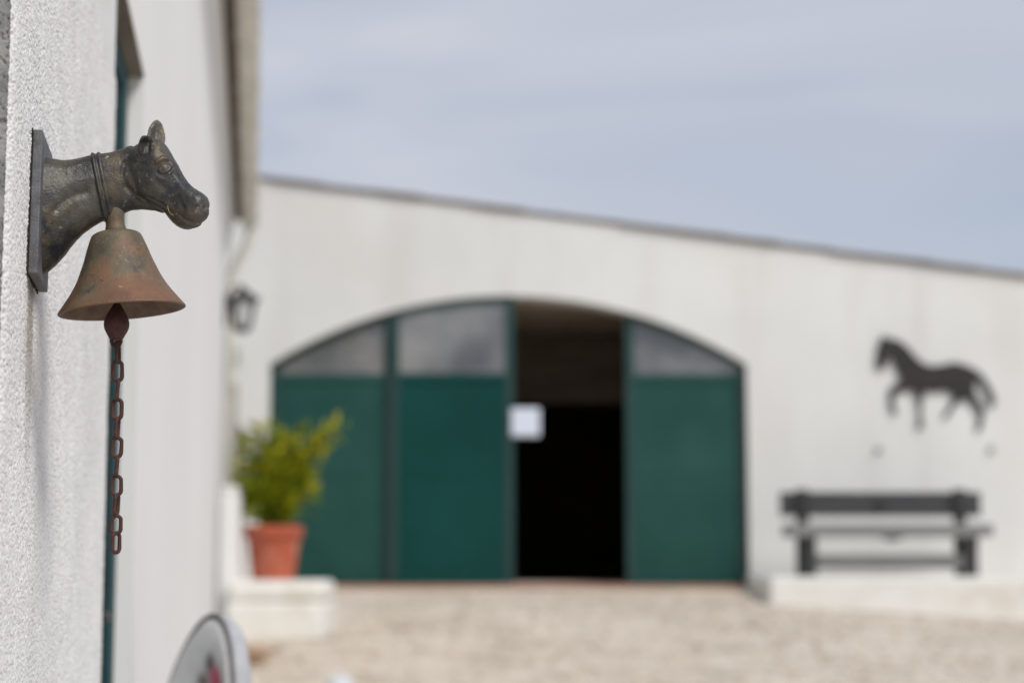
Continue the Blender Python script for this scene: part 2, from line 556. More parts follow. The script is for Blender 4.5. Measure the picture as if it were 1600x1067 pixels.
# roof sheets start just behind the verge
MB().prism([(RX, rz_ + 0.012), (BX1 + 0.3, line_z(BX1 + 0.3) + 0.012), (BX1 + 0.3, line_z(BX1 + 0.3) + 0.026), (RX, rz_ + 0.026)], 0.02, DEP + 0.2).build('roof', M['roof_tile'], barn)
MB().prism([(BX0 - 0.3, lz - 0.3 * slope + 0.012), (RX - 0.002, rz_ + 0.012), (RX - 0.002, rz_ + 0.026), (BX0 - 0.3, lz - 0.3 * slope + 0.026)], 0.02, DEP + 0.2).build('roof', M['roof_tile'], barn)
# verge tiles along the sloping edge
vx = RX + 0.1
ang = math.atan(slope)
k = 0
vt = MB().box(0, 0.50, -0.045, 0.09, 0.003, 0.022)
vme = None
while vx < BX1 - 0.2:
    if vme is None:
        o = vt.build('verge_tile', M['roof_tile'], barn, bevel=0.006)
        vme = o
    else:
        o = vme.copy()
        COL.objects.link(o)
    ln = random.uniform(0.86, 1.02)
    o.location = (vx, random.uniform(-0.012, 0.012), line_z(vx) + 0.012 + random.uniform(-0.004, 0.006))
    o.rotation_euler = (0, ang + R(random.uniform(-1.3, -0.2)), 0)
    o.scale = (ln, 1, random.uniform(0.8, 1.35))
    vx += 0.5 * ln * math.cos(ang) - 0.012
# inside: ceiling, partition and floor
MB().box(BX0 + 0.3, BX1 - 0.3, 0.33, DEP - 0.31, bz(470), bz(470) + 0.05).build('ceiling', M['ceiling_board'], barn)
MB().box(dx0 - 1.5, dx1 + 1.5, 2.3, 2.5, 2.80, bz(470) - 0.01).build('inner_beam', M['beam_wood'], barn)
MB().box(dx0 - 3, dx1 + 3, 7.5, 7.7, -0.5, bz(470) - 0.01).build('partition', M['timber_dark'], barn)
MB().box(BX0 + 0.31, BX1 - 0.31, 0.05, DEP - 0.31, zb - 0.25, zb - 0.02).build('barn_floor', M['ground'], barn)
# red tiled threshold
tx = dx0 + 0.03
tile = None
while tx < dx1 - 0.03:
    wdt = min(0.298, dx1 - 0.03 - tx)
    if wdt < 0.2: break
    if tile is None:
        tile = MB().box(0, 0.288, -0.24, 0.045, -0.10, 0.012).build('threshold_tile', M['tile_red'], barn, bevel=0.004)
        o = tile
    else:
        o = tile.copy()
        COL.objects.link(o)
    o.location = (tx, 0, zb - 0.003 + random.uniform(-0.002, 0.002))
    tx += 0.298


def strip(xa, xb, z0f, z1f, n=14):
    up = [(xa + (xb - xa) * i / n, z1f(xa + (xb - xa) * i / n)) for i in range(n + 1)]
    lo = [(xa + (xb - xa) * i / n, z0f(xa + (xb - xa) * i / n)) for i in range(n + 1)]
    return lo + up[::-1]


def leaf(xa, xb, y0, paint, label, name='door', sw=0.075, solid_left=False):
    """one leaf: stiles, rails, two sheet panels and a pane that follows the arch"""
    d = empty(name, (0, y0, 0))
    d.parent = barn
    d['label'] = label
    zt = lambda x: max(arch(x, 0.012), zs)
    zgl, zgt = bz(590), bz(583)
    mid = bz(737)
    zbt = zb + 0.012
    C = lambda c: (lambda x: c)
    frame = M['green_frame']
    MB().prism(strip(xa, xa + sw, C(zbt), zt), 0, 0.055).build('stile', frame, d)
    MB().prism(strip(xb - sw, xb, C(zbt), zt), 0, 0.055).build('stile', frame, d)
    xi, xj = xa + sw + 0.001, xb - sw - 0.001
    tb = 0.05
    MB().prism(strip(xi, xj, lambda x: zt(x) - tb, zt), 0.002, 0.053).build('top_rail', frame, d)
    MB().box(xi, xj, 0.002, 0.053, zgl - 0.03, zgt).build('transom_rail', paint, d)
    MB().box(xi, xj, 0.0135, 0.053, mid - 0.03, mid + 0.03).build('mid_rail', paint, d, bevel=0.004)
    MB().box(xi, xj, 0.002, 0.053, zbt, zbt + 0.07).build('bottom_rail', paint, d)
    for za_, zb_ in ((zbt + 0.071, mid - 0.031), (mid + 0.031, zgl - 0.031)):
        m = MB()
        n = 12
        g = []
        for j in range(n + 1):                # thin sheet metal, slightly dished
            for i in range(n + 1):
                u, v = i / n, j / n
                dish = 0.007 * math.sin(math.pi * u) * math.sin(math.pi * v) + 0.0015 * math.sin(9 * u + 5 * v)
                g.append((xi + (xj - xi) * u, 0.016 + dish, za_ + (zb_ - za_) * v))
        fs = [(j * (n + 1) + i, j * (n + 1) + i + 1, (j + 1) * (n + 1) + i + 1, (j + 1) * (n + 1) + i) for j in range(n) for i in range(n)]
        m.add(g, fs)
        m.box(xi, xj, 0.030, 0.034, za_, zb_)
        m.build('panel', paint, d, smooth=False)
    MB().prism(strip(xi, xj, C(zgt + 0.001), lambda x: max(zt(x) - tb - 0.001, zgt + 0.003)), 0.024, 0.030).build('pane', M['glass'], d)
    return d


leaf(bx(419.5), bx(611), 0.085, M['green_dull'], 'fixed green leaf under the low left end of the arch')
leaf(bx(609), bx(803), 0.022, M['green'], 'glossy dark green sliding leaf beside the open gap')
leaf(bx(979.5), bx(1168.5), 0.085, M['green_dull'], 'dull green leaf right of the open gap')

# ------------------------------------------------------------------ notice paper at the door edge
p0, p1 = at(798, 682, BY), at(843, 638, BY)
pm = MB()
n = 8
g = []
for j in range(n + 1):
    for i in range(n + 1):
        u, v = i / n, j / n
        g.append((p0.x + (p1.x - p0.x) * u, BY + 0.006 - 0.012 * u * u + 0.004 * math.sin(3 * v), p0.z + (p1.z - p0.z) * v))
pm.add(g, [(j * (n + 1) + i, j * (n + 1) + i + 1, (j + 1) * (n + 1) + i + 1, (j + 1) * (n + 1) + i) for j in range(n) for i in range(n)])
po = pm.build('notice_paper', M['paper'], smooth=True)
sm = po.modifiers.new('thickness', 'SOLIDIFY')
sm.thickness = 0.003
tag(po, 'pale square notice sheet fixed at the edge of the open green door', 'notice')

# ------------------------------------------------------------------ horse silhouette on the barn wall
HZ = [(182, 118), (196, 138), (245, 146), (300, 162), (350, 202), (408, 272), (470, 328), (540, 344), (620, 333), (700, 316), (790, 342),
      (850, 372), (905, 420), (950, 496), (992, 575), (985, 622), (960, 640), (946, 590), (920, 520), (890, 455), (858, 420),
      (834, 470), (846, 530), (878, 590), (912, 640), (908, 705), (898, 765), (890, 796), (868, 806), (852, 792), (872, 742), (872, 680), (826, 612),
      (785, 575), (734, 586), (692, 632), (662, 680), (650, 706), (614, 706), (622, 676), (656, 640), (676, 590), (692, 560), (672, 528),
      (620, 506), (560, 514), (478, 518), (462, 600), (456, 690), (466, 742), (464, 788), (424, 790), (436, 748), (440, 690), (432, 600), (406, 518),
      (375, 500), (322, 508), (268, 540), (256, 592), (270, 640), (284, 680), (246, 682), (240, 640), (228, 592), (222, 540), (238, 500), (300, 455), (318, 425),
      (290, 370), (264, 310), (240, 262), (222, 250), (202, 300), (186, 345), (160, 358), (136, 335), (142, 280), (150, 205), (160, 165)]
hp = [at(1340 + x / 4.6375, 500 + y / 4.6375, BY) for x, y in HZ]
q_ = []
for i in range(len(hp)):
    a, b, c = hp[i - 1], hp[i], hp[(i + 1) % len(hp)]
    e1, e2 = Vector((b.x - a.x, b.z - a.z)).normalized(), Vector((c.x - b.x, c.z - b.z)).normalized()
    n_ = Vector((-e1.y - e2.y, e1.x + e2.x))
    n_ = n_ / max(n_.length, 0.6) * 1.3
    g_ = 0.0085 if HZ[i][1] < 515 else 0.0005
    q_.append((b.x + n_.x * g_, b.z + n_.y * g_))
hm = MB().prism(q_[::-1], BY - 0.030, BY - 0.018)
for (x, y) in ((330, 300), (740, 420)):
    c = at(1340 + x / 4.6375, 500 + y / 4.6375, BY)
    hm.box(c.x - 0.02, c.x + 0.02, BY - 0.018, BY + 0.001, c.z - 0.02, c.z + 0.02)
tag(hm.build('horse_silhouette', M['horse_black']), 'flat black metal silhouette of a trotting horse on the white barn wall', 'wall sign')

for px, lab in ((1373, 'small grey wall fixing below the head of the black horse'), (1549, 'small grey wall fixing below the tail of the black horse')):
    c = at(px, 702, BY)
    b_ = empty('wall_fixing', (c.x, BY, c.z))
    tag(b_, lab, 'wall fixing', 'fixings under the horse silhouette')
    Mx = Matrix.Rotation(R(90), 4, 'X')
    MB().lathe([(0.035, 0.0), (0.035, 0.012), (0.022, 0.018)], 16, Mx).build('washer', M['grey_box'], b_)
    MB().lathe([(0.016, 0.018), (0.016, 0.05), (0.010, 0.055)], 12, Mx).build('bolt', M['grey_box'], b_)

# ------------------------------------------------------------------ raised white pavement under the bench
PT = 1.048
x0 = at(1203, 920, 15.3).x
pv_ = MB().box(x0, BX1, 15.3, BY - 0.004, -0.6, PT)
tag(pv_.build('raised_pavement', M['whitewash'], bevel=0.03, seg=3), 'whitewashed raised pavement along the barn wall', None, None, 'structure')

# ------------------------------------------------------------------ bench
BCH = 16.30
bench = empty('garden_bench', (at(1377, 800, BCH).x, BCH, PT))
tag(bench, 'dark slatted bench against the white barn wall under the horse silhouette', 'bench')
bc = bench.location


def bl(px, py, Y=BCH):
    p = at(px, py, Y)
    return p.x - bc.x, p.z - bc.z


xa, zt_ = bl(1219, 768)
xb, zl_ = bl(1534, 806)
Rb = Matrix.Rotation(R(-7), 4, 'X')
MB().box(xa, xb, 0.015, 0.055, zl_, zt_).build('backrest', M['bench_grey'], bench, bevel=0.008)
# seat planks; the front one lies nearer to the camera and reaches further right in the picture
zseat = 0.365
for i in range(3):
    y = -0.44 + i * 0.148
    MB().box(xa + 0.01, xb - 0.01, y, y + 0.135, zseat - 0.032, zseat + 0.072).build('seat_plank', M['bench_lit'], bench, bevel=0.008)
z1 = bl(1380, 886)[1]
z2 = bl(1380, 868)[1]
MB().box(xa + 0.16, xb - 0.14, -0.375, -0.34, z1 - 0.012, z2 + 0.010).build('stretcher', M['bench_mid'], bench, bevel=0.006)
for px in (1253, 1499):
    x = bl(px, 800)[0]
    MB().box(x - 0.055, x + 0.055, -0.028, 0.013, 0.0, zt_ + 0.022).build('rear_post', M['black_iron'], bench, bevel=0.01)
    m = MB()
    m.prism([(-0.40, 0.0), (-0.31, 0.0), (-0.33, 0.18), (-0.30, zseat - 0.034), (-0.43, zseat - 0.034), (-0.40, 0.18)], x - 0.053, x + 0.053)
    m.v = [(v[1], v[0], v[2]) for v in m.v]
    m.build('front_leg', M['black_iron'], bench, bevel=0.008)
    MB().box(x - 0.03, x + 0.03, -0.32, -0.03, zseat - 0.07, zseat - 0.034).build('seat_bearer', M['black_iron'], bench)
ex, ez = bl(1375, 788)
Mx = Matrix.Translation((ex, 0.014, ez)) @ Matrix.Rotation(R(90), 4, 'X')
MB().lathe([(0.062, 0.0), (0.060, 0.008), (0.045, 0.012), (0.040, 0.008), (0.0012, 0.010)], 24, Mx).build('emblem', M['black_iron'], bench)
ex, ez = bl(1386, 838)
MB().prism([(ex - 0.07, zseat - 0.034), (ex - 0.03, zseat - 0.052), (ex, zseat - 0.066), (ex + 0.03, zseat - 0.052), (ex + 0.07, zseat - 0.034)][::1], -0.43, -0.03).build('centre_bracket', M['black_iron'], bench)

# ------------------------------------------------------------------ near building: wall sheet with real grain, door opening, eaves
house = empty('white_house', (0, 0, 0))
tag(house, 'white plastered farm building running along the left edge, with eaves gutter', 'building')
EY = 15.0
Yc = wall_at(23, 0).y                        # outer corner next to the camera
Yj0 = wall_at(160, 940).y                    # near door jamb
Yj1 = wall_at(209, 900).y                    # far door jamb
ZL = wall_at(222, 93).z                      # lintel
ZE = 3.92                                    # eaves height
s_of = lambda Y: Y / WD.y
print('wall', Yc, Yj0, Yj1, ZL)


def vnoise(nu, nv, cell):
    """smooth random field on a grid, one value per cell"""
    a = rng.random((int(nu / cell) + 3, int(nv / cell) + 3))
    u = np.arange(nu) / cell
    v = np.arange(nv) / cell
    iu, iv_ = u.astype(int), v.astype(int)
    fu, fv = u - iu, v - iv_
    fu, fv = fu * fu * (3 - 2 * fu), fv * fv * (3 - 2 * fv)
    A = a[iu][:, iv_]; B = a[iu + 1][:, iv_]; C_ = a[iu][:, iv_ + 1]; D = a[iu + 1][:, iv_ + 1]
    fu, fv = fu[:, None], fv[None, :]
    return A * (1 - fu) * (1 - fv) + B * fu * (1 - fv) + C_ * (1 - fu) * fv + D * fu * fv


YF = Yj0                                    # beyond this the grain is left to the material


def near_wall():
    st = 0.0012
    s0, s1 = -0.13, (YF - Yc) / WD.y
    zlo, zhi = 0.89, 1.92
    nu, nv = int((s1 - s0) / st), int((zhi - zlo) / st)
    h = vnoise(nu, nv, 1.3) * 0.0016 + vnoise(nu, nv, 1.9) * 0.0014 + vnoise(nu, nv, 4.2) * 0.0006 + vnoise(nu, nv, 50) * 0.0010 + vnoise(nu, nv, 140) * 0.0016
    pit = vnoise(nu, nv, 2.2)
    h -= np.clip(pit - 0.68, 0, 1) * 0.011
    h -= h.mean()
    s = s0 + (s1 - s0) * np.arange(nu) / (nu - 1)
    z = zlo + (zhi - zlo) * np.arange(nv) / (nv - 1)
    S, Z = np.meshgrid(s, z, indexing='ij')
    c = np.array(wall_pt(Yc, 0))
    d, n = np.array(WD), np.array(WN)
    rad = 0.012                               # rounded plaster corner
    S2 = np.clip(S, 0, None)
    P = c[None, None, :] + d[None, None, :] * S2[..., None] + n[None, None, :] * np.where(S < 0, S, 0)[..., None]
    tt = np.clip((S + rad) / (2 * rad), 0, 1)
    tt = tt * tt * (3 - 2 * tt)
    NN = n[None, None, :] * tt[..., None] - d[None, None, :] * (1 - tt)[..., None]
    NN /= np.linalg.norm(NN, axis=2, keepdims=True)
    rd = np.exp(-(S / rad) ** 2) * 0.006
    P = P + NN * (h - rd)[..., None]
    P[..., 2] = Z
    v = P.reshape(-1, 3)
    idx = np.arange(nu * nv).reshape(nu, nv)
    q = np.stack([idx[:-1, :-1], idx[1:, :-1], idx[1:, 1:], idx[:-1, 1:]], axis=-1).reshape(-1, 4)
    me = bpy.data.meshes.new('near_wall')
    me.vertices.add(len(v))
    me.vertices.foreach_set('co', v.astype(np.float32).ravel())
    me.loops.add(q.size)
    me.loops.foreach_set('vertex_index', q.astype(np.int32).ravel())
    me.polygons.add(len(q))
    me.polygons.foreach_set('loop_start', (np.arange(len(q)) * 4).astype(np.int32))
    me.polygons.foreach_set('loop_total', np.full(len(q), 4, np.int32))
    me.polygons.foreach_set('use_smooth', np.ones(len(q), bool))
    me.update(calc_edges=True)
    me.materials.append(M['near_plaster'])
    me.materials.append(M['grey_end'])
    fi = np.repeat((s[:-1] + 0.0015 * np.sin(np.arange(nu - 1) * 0.7) < 0.001).astype(np.int32), nv - 1)
    me.polygons.foreach_set('material_index', fi)
    o = bpy.data.objects.new('plaster_wall', me)
    COL.objects.link(o)
    o.parent = house
    return o


def slab(Y0, Y1, z0, z1, o0, o1):
    """a box lying along the wall: Y0..Y1 along it, o0..o1 out of it"""
    vs = [wall_pt(Y, z, o) for z in (z0, z1) for Y in (Y0, Y1) for o in (o0, o1)]
    return vs, [(0, 2, 3, 1), (4, 5, 7, 6), (0, 1, 5, 4), (2, 6, 7, 3), (0, 4, 6, 2), (1, 3, 7, 5)]


def wslab(name, m, *boxes, parent=house, bevel=0.0):
    b = MB()
    for a in boxes: b.add(*slab(*a))
    return b.build(name, m, parent, bevel=bevel)


nw = near_wall()
BK = -0.30
# core of the wall behind the plaster sheet, above and below it and past the door
wslab('wall_core', M['plaster'], (Yc + 0.012, YF - 0.003, 0.60, 1.95, BK, -0.014))
wslab('wall', M['near_plaster'], (Yc, Yj0, 1.9185, ZE - 0.002, BK, -0.002))
wslab('end_face', M['near_plaster'], (Yc - 0.0005, Yc + 0.0115, 0.8918, 1.9182, BK, -0.127))
wslab('grey_end_band', M['grey_end'], (Yc - 0.006, Yc - 0.0006, 1.9185, ZE - 0.003, -0.13, -0.003))
wslab('grey_end_band', M['grey_end'], (Yc - 0.006, Yc - 0.0006, -0.4, 0.8915, -0.13, -0.003))
wslab('wall', M['near_plaster'], (Yc, Yj0, -0.4, 0.8915, BK, -0.002))
wslab('wall', M['plaster'], (Yj0 + 0.001, Yj1 - 0.001, ZL, ZE - 0.002, BK, -0.002))
wslab('wall', M['plaster'], (Yj1, EY, -0.4, ZE - 0.002, BK, -0.002))
# other sides of the house
hb = MB()
pA, pB = wall_pt(Yc, 0, BK), wall_pt(EY, 0, BK)
back = -5.0
vs = [wall_pt(Yc + 0.02, z, o) for z in (-0.4, ZE - 0.003) for o in (BK - 0.001, back)] + [wall_pt(Yc + 0.3, z, o) for z in (-0.4, ZE - 0.003) for o in (BK - 0.001, back)]
wslab('end_wall', M['near_plaster'], (Yc, Yc + 0.3, -0.4, ZE - 0.003, back, BK - 0.001))
wslab('end_wall', M['plaster'], (EY - 0.3, EY, -0.4, ZE - 0.003, back, BK - 0.001))
wslab('rear_wall', M['plaster'], (Yc + 0.301, EY - 0.301, -0.4, ZE - 0.003, back, back + 0.3))
# cornice, dark eave board, gutter
cv = [wall_pt(Y, z, o) for Y in (Yc - 0.03, EY + 0.02) for o, z in ((0.0015, ZE - 0.32), (0.052, ZE - 0.03), (0.052, ZE + 0.02), (0.0015, ZE + 0.02))]
MB().add(cv, [(0, 1, 2, 3), (7, 6, 5, 4)] + [(i, (i + 1) % 4, (i + 1) % 4 + 4, i + 4) for i in range(4)]).build('cornice', M['plaster'], house)
wslab('eave_board', M['eave_wood'], (Yc - 0.05, EY + 0.02, ZE - 0.02, ZE + 0.03, 0.056, 0.118))
rv = [wall_pt(Y, z, o) for Y in (Yc - 0.1, EY + 0.05) for o, z in ((0.165, ZE + 0.035), (-2.5, ZE + 1.05), (-5.3, ZE + 0.0), (-5.3, ZE - 0.06), (-2.5, ZE + 0.97), (0.165, ZE - 0.0))]
rb = MB().add(rv, [tuple(range(6)), tuple(range(11, 5, -1))] + [(i, i + 6, (i + 1) % 6 + 6, (i + 1) % 6) for i in range(6)])
rb.build('roof', M['roof_tile'], house)
gt = MB()
prof = []
for i in range(13):
    a = math.pi + math.pi * i / 12
    prof.append((0.178 + 0.062 * math.cos(a), ZE - 0.045 + 0.062 * math.sin(a)))
prof = prof + [(0.235, ZE - 0.045)] + [(0.178 + 0.057 * math.cos(2 * math.pi - math.pi * i / 12), ZE - 0.045 + 0.057 * math.sin(2 * math.pi - math.pi * i / 12)) for i in range(13)]
n = len(prof)
vs = [wall_pt(Y, z, o) for Y in (Yc - 0.05, EY - 0.02) for o, z in prof]
gt.add(vs, [(i, (i + 1) % n, (i + 1) % n + n, i + n) for i in range(n)] + [tuple(range(n))] + [tuple(range(2 * n - 1, n - 1, -1))])
gutter = gt.build('gutter', M['gutter'], house)
for Y in np.arange(3.0, EY - 0.1, 1.1):
    c = [wall_pt(Y, ZE - 0.045 + 0.067 * math.sin(math.pi + math.pi * i / 10), 0.178 + 0.067 * math.cos(math.pi + math.pi * i / 10)) for i in range(11)]
    MB().tube([wall_pt(Y, ZE - 0.01, 0.11)] + c + [wall_pt(Y, ZE - 0.02, 0.245)], 0.006, 6).build('gutter_bracket', M['gutter'], gutter)
# swan neck and downpipe at the far corner
pp = [wall_pt(EY - 0.15, ZE - 0.10, 0.180), wall_pt(EY - 0.15, ZE - 0.18, 0.178), wall_pt(EY - 0.14, ZE - 0.26, 0.150), wall_pt(EY - 0.10, ZE - 0.40, 0.070),
      wall_pt(EY - 0.09, ZE - 0.48, 0.040), wall_pt(EY - 0.09, ZE - 0.60, 0.038), wall_pt(EY - 0.09, 0.80, 0.038)]
dp = MB().tube(pp, 0.036, 14).build('downpipe', M['gutter'], house, smooth=True)
for z in (2.75, 1.7):
    MB().tube([wall_pt(EY - 0.09, z, 0.038), wall_pt(EY - 0.09, z + 0.03, 0.038)], 0.042, 14).build('pipe_clip', M['gutter'], dp)

# door in the near wall: teal leaf set back in a plain opening
RD = 0.036
house_door = empty('door', (0, 0, 0))
house_door.parent = house
house_door['label'] = 'narrow dark door in a teal frame set back in the white wall'
DZ0 = 0.03
wslab('door_sill', M['whitewash'], (Yj0 + 0.001, Yj1 - 0.001, -0.4, DZ0, BK, 0.03))
m = MB()
for a in ((Yj0 + 0.004, Yj0 + 0.12, DZ0 + 0.002, ZL - 0.004), (Yj1 - 0.16, Yj1 - 0.004, DZ0 + 0.002, ZL - 0.004), (Yj0 + 0.121, Yj1 - 0.161, ZL - 0.06, ZL - 0.004)):
    m.add(*slab(*a, -RD - 0.05, -RD))
m.build('door_frame', M['teal'], house_door)
n_pl = 5
wpl = (Yj1 - Yj0 - 0.285) / n_pl
for i in range(n_pl):
    y0 = Yj0 + 0.122 + i * wpl
    MB().add(*slab(y0 + 0.002, y0 + wpl - 0.002, DZ0 + 0.004, ZL - 0.062, -RD - 0.045, -RD - 0.008)).build('board', M['door_brown'], house_door, bevel=0.004)
hk = MB().tube([wall_pt(Yj0 + 0.11, 1.02, -RD - 0.012), wall_pt(Yj0 + 0.11, 1.02, -RD + 0.028), wall_pt(Yj0 + 0.21, 1.02, -RD + 0.028)], 0.009, 10)
hk.build('handle', M['black_iron'], house_door, smooth=True)
# painted lintel underside
wslab('lintel', M['soffit'], (Yj0 + 0.002, Yj1 - 0.002, ZL - 0.0035, ZL + 0.02, -RD, -0.0035))

# ------------------------------------------------------------------ wall lantern at the far end
lan_p = at(379, 485, 14.4)
lan = empty('wall_lantern', (lan_p.x, lan_p.y, lan_p.z))
tag(lan, 'small black lantern on a bracket near the far end of the long white wall', 'lantern')
SQ = lambda h, z, rot=0.3: [Vector((h * math.cos(rot + math.pi / 4 + k * math.pi / 2) * 1.414, h * math.sin(rot + math.pi / 4 + k * math.pi / 2) * 1.414, z)) for k in range(4)]


def frust(h0, z0, h1, z1):
    return SQ(h0, z0) + SQ(h1, z1), [(3, 2, 1, 0), (4, 5, 6, 7)] + [(k, (k + 1) % 4, (k + 1) % 4 + 4, k + 4) for k in range(4)]


MB().add(*frust(0.105, 0.060, 0.034, 0.125)).add(*frust(0.030, 0.1252, 0.016, 0.142)).build('lantern_roof', M['black_iron'], lan)
MB().lathe([(0.012, 0.1422), (0.016, 0.155), (0.004, 0.167)], 10).build('finial', M['black_iron'], lan)
MB().add(*frust(0.034, -0.145, 0.056, -0.115)).build('base', M['black_iron'], lan)
t0, t1 = SQ(0.042, -0.1148), SQ(0.070, 0.0598)
for k in range(4):
    MB().tube([t0[k], t1[k]], 0.014, 6).build('corner_bar', M['black_iron'], lan)
for k in range(4):
    a, b, c, d = t0[k] * 0.97, t0[(k + 1) % 4] * 0.97, t1[(k + 1) % 4] * 0.97, t1[k] * 0.97
    nn = (b - a).cross(d - a).normalized() * 0.002
    vs = [a + nn, b + nn, c + nn, d + nn, a - nn, b - nn, c - nn, d - nn]
    vs = [Vector((v.x, v.y, min(max(v.z, -0.113), 0.058))) for v in vs]
    MB().add(vs, [(0, 1, 2, 3), (7, 6, 5, 4), (0, 4, 5, 1), (1, 5, 6, 2), (2, 6, 7, 3), (3, 7, 4, 0)]).build('pane', M['lamp_glass'], lan)
wq = wall_pt(14.4, 0, 0)
LS = 1.18
lan.scale = (LS, LS, LS)
wl = Vector(((wq.x - lan_p.x) / LS, 0, 0))
MB().tube([Vector((0, 0, 0.10)), Vector((-0.03, 0, 0.17)), Vector((wl.x * 0.6, 0, 0.16)), Vector((wl.x * 0.85, 0, 0.06)), Vector((wl.x + 0.012, 0, 0.0))], 0.010, 8).build('bracket', M['black_iron'], lan, smooth=True)
MB().box(wl.x + 0.001, wl.x + 0.018, -0.04, 0.04, -0.10, 0.10).build('wall_plate', M['black_iron'], lan, bevel=0.004)

# small grey box on the barn wall under the lantern
c = at(366, 556, BY)
gbx = empty('junction_box', (c.x, BY, c.z))
tag(gbx, 'small grey box on the white wall just below the lantern', 'wall box')
MB().box(-0.05, 0.05, -0.05, -0.001, -0.065, 0.065).build('box_body', M['grey_box'], gbx, bevel=0.008)
MB().box(-0.053, 0.053, -0.062, -0.0505, 0.0, 0.068).build('box_lid', M['grey_box'], gbx, bevel=0.005)

# ------------------------------------------------------------------ pier, post, plinth and the potted shrub
PY = 12.75
a, b = at(344, 758, 12.72), at(374, 758, 12.72)
pr = empty('white_pier', ((a.x + b.x) / 2, 12.85, 0.6))
tag(pr, 'plain white pier between the long white wall and the potted shrub', 'pier')
hw_ = (b.x - a.x) / 2
zt0 = a.z - 0.6
MB().box(-hw_, hw_, -0.12, 0.12, -0.3, zt0 - 0.05).build('shaft', M['plaster'], pr, bevel=0.02)
MB().box(-hw_ + 0.012, hw_ - 0.012, -0.11, 0.11, zt0 - 0.049, zt0).build('cap', M['plaster'], pr, bevel=0.02)

a, b = at(361, 598, 13.3), at(371.5, 598, 13.3)
ps = empty('grey_post', ((a.x + b.x) / 2, 13.34, 0.6))
tag(ps, 'slim weathered grey post with a rusty brown strip behind the potted shrub', 'post')
hw_ = (b.x - a.x) / 2
MB().box(-hw_, hw_, -0.03, 0.03, -0.1, a.z - 0.6).build('shaft', M['post_grey'], ps, bevel=0.004)
MB().box(hw_ + 0.001, hw_ + 0.019, -0.028, 0.028, -0.1, at(372, 664, 13.3).z - 0.6).build('rust_strip', M['rust_brown'], ps)

a, b = at(354, 906, 12.6), at(509, 906, 12.6)
PLT = a.z
pl = empty('plinth', ((a.x + b.x) / 2, 12.95, gz(-1.5, 12.9)))
tag(pl, 'stepped whitewashed plinth carrying the terracotta plant pot', 'plinth')
hw_ = (b.x - a.x) / 2
zz = pl.location.z
MB().box(-hw_, hw_ - 0.02, -0.34, 0.55, at(400, 940, 12.6).z - zz + 0.001, PLT - zz).build('top_block', M['whitewash'], pl, bevel=0.045, seg=4)
MB().box(-hw_, hw_ - 0.015, -0.37, 0.56, -0.2, at(400, 940, 12.6).z - zz).build('lower_block', M['whitewash'], pl, bevel=0.03, seg=3)

pc = at(427, 905, 12.95)
plant = empty('potted_shrub', (pc.x, 12.95, PLT))
tag(plant, 'bushy yellow green shrub in a terracotta pot on the white plinth', 'potted plant')
pxm = (12.95 * CT) / F
rt, rbm, ph = 46 * pxm, 32.5 * pxm, 84 * pxm
pot = MB().lathe([(rbm - 0.005, 0.0), (rbm, 0.008), (rt - 0.022, ph - 0.085), (rt - 0.018, ph - 0.08), (rt - 0.002, ph - 0.075), (rt, ph - 0.012), (rt - 0.006, ph),
                  (rt - 0.028, ph), (rt - 0.034, ph - 0.04)], 48).build('pot', M['terracotta'], plant, smooth=False)
MB().lathe([(rt - 0.036, ph - 0.06), (rt - 0.036, ph - 0.035), (0.02, ph - 0.025)], 32).build('soil', M['soil'], plant)
# shrub
def shrub(sprays, z0):
    stems, leaves, yell = MB(), MB(), MB()

    def leafq(m, p, d, s):
        d = d.normalized()
        sd_ = d.cross(Vector((random.uniform(-1, 1), random.uniform(-1, 1), random.uniform(-0.3, 1)))).normalized()
        nrm = d.cross(sd_) * 0.18
        w_ = s * 0.30
        vs = [p, p + d * s * 0.45 + sd_ * w_ + nrm * s, p + d * s, p + d * s * 0.45 - sd_ * w_ + nrm * s, p + d * s * 0.5]
        m.add(vs, [(0, 4, 1), (1, 4, 2), (0, 3, 4), (4, 3, 2)])
    for (tx, tz, ty, nl, spread, yl) in sprays:
        base = Vector((random.uniform(-0.05, 0.05), random.uniform(-0.05, 0.05), z0 - 0.03))
        tip = Vector((tx, ty, tz))
        mid_ = base.lerp(tip, 0.5) + Vector((-tx * 0.14, 0, 0.06)) + Vector((random.uniform(-.02, .02),) * 3)
        pts_ = []
        for i in range(9):
            t_ = i / 8
            pts_.append(base * (1 - t_) ** 2 + mid_ * 2 * t_ * (1 - t_) + tip * t_ * t_)
        stems.tube(pts_, [0.008 * (1 - 0.8 * i / 8) + 0.001 for i in range(9)], 6)
        for q in range(int(nl * 1.25)):
            t_ = 0.18 + 0.84 * random.random() ** 0.75
            t_ = min(t_, 1)
            p = base * (1 - t_) ** 2 + mid_ * 2 * t_ * (1 - t_) + tip * t_ * t_
            off = Vector((random.gauss(0, 1), random.gauss(0, 1), random.gauss(0, 1))) * spread * 1.25 * (0.5 + 0.7 * math.sin(math.pi * min(t_, .95)))
            d = off.normalized() + (tip - base).normalized() * 0.6
            leafq(yell if random.random() < yl else leaves, p + off * 0.8, d, random.uniform(0.040, 0.085))
    return stems, leaves, yell


def sp(px, py, ty, nl, spread, yl):
    p = at(px, py, 12.95)
    return (p.x - pc.x, p.z - PLT, ty, nl, spread, yl)


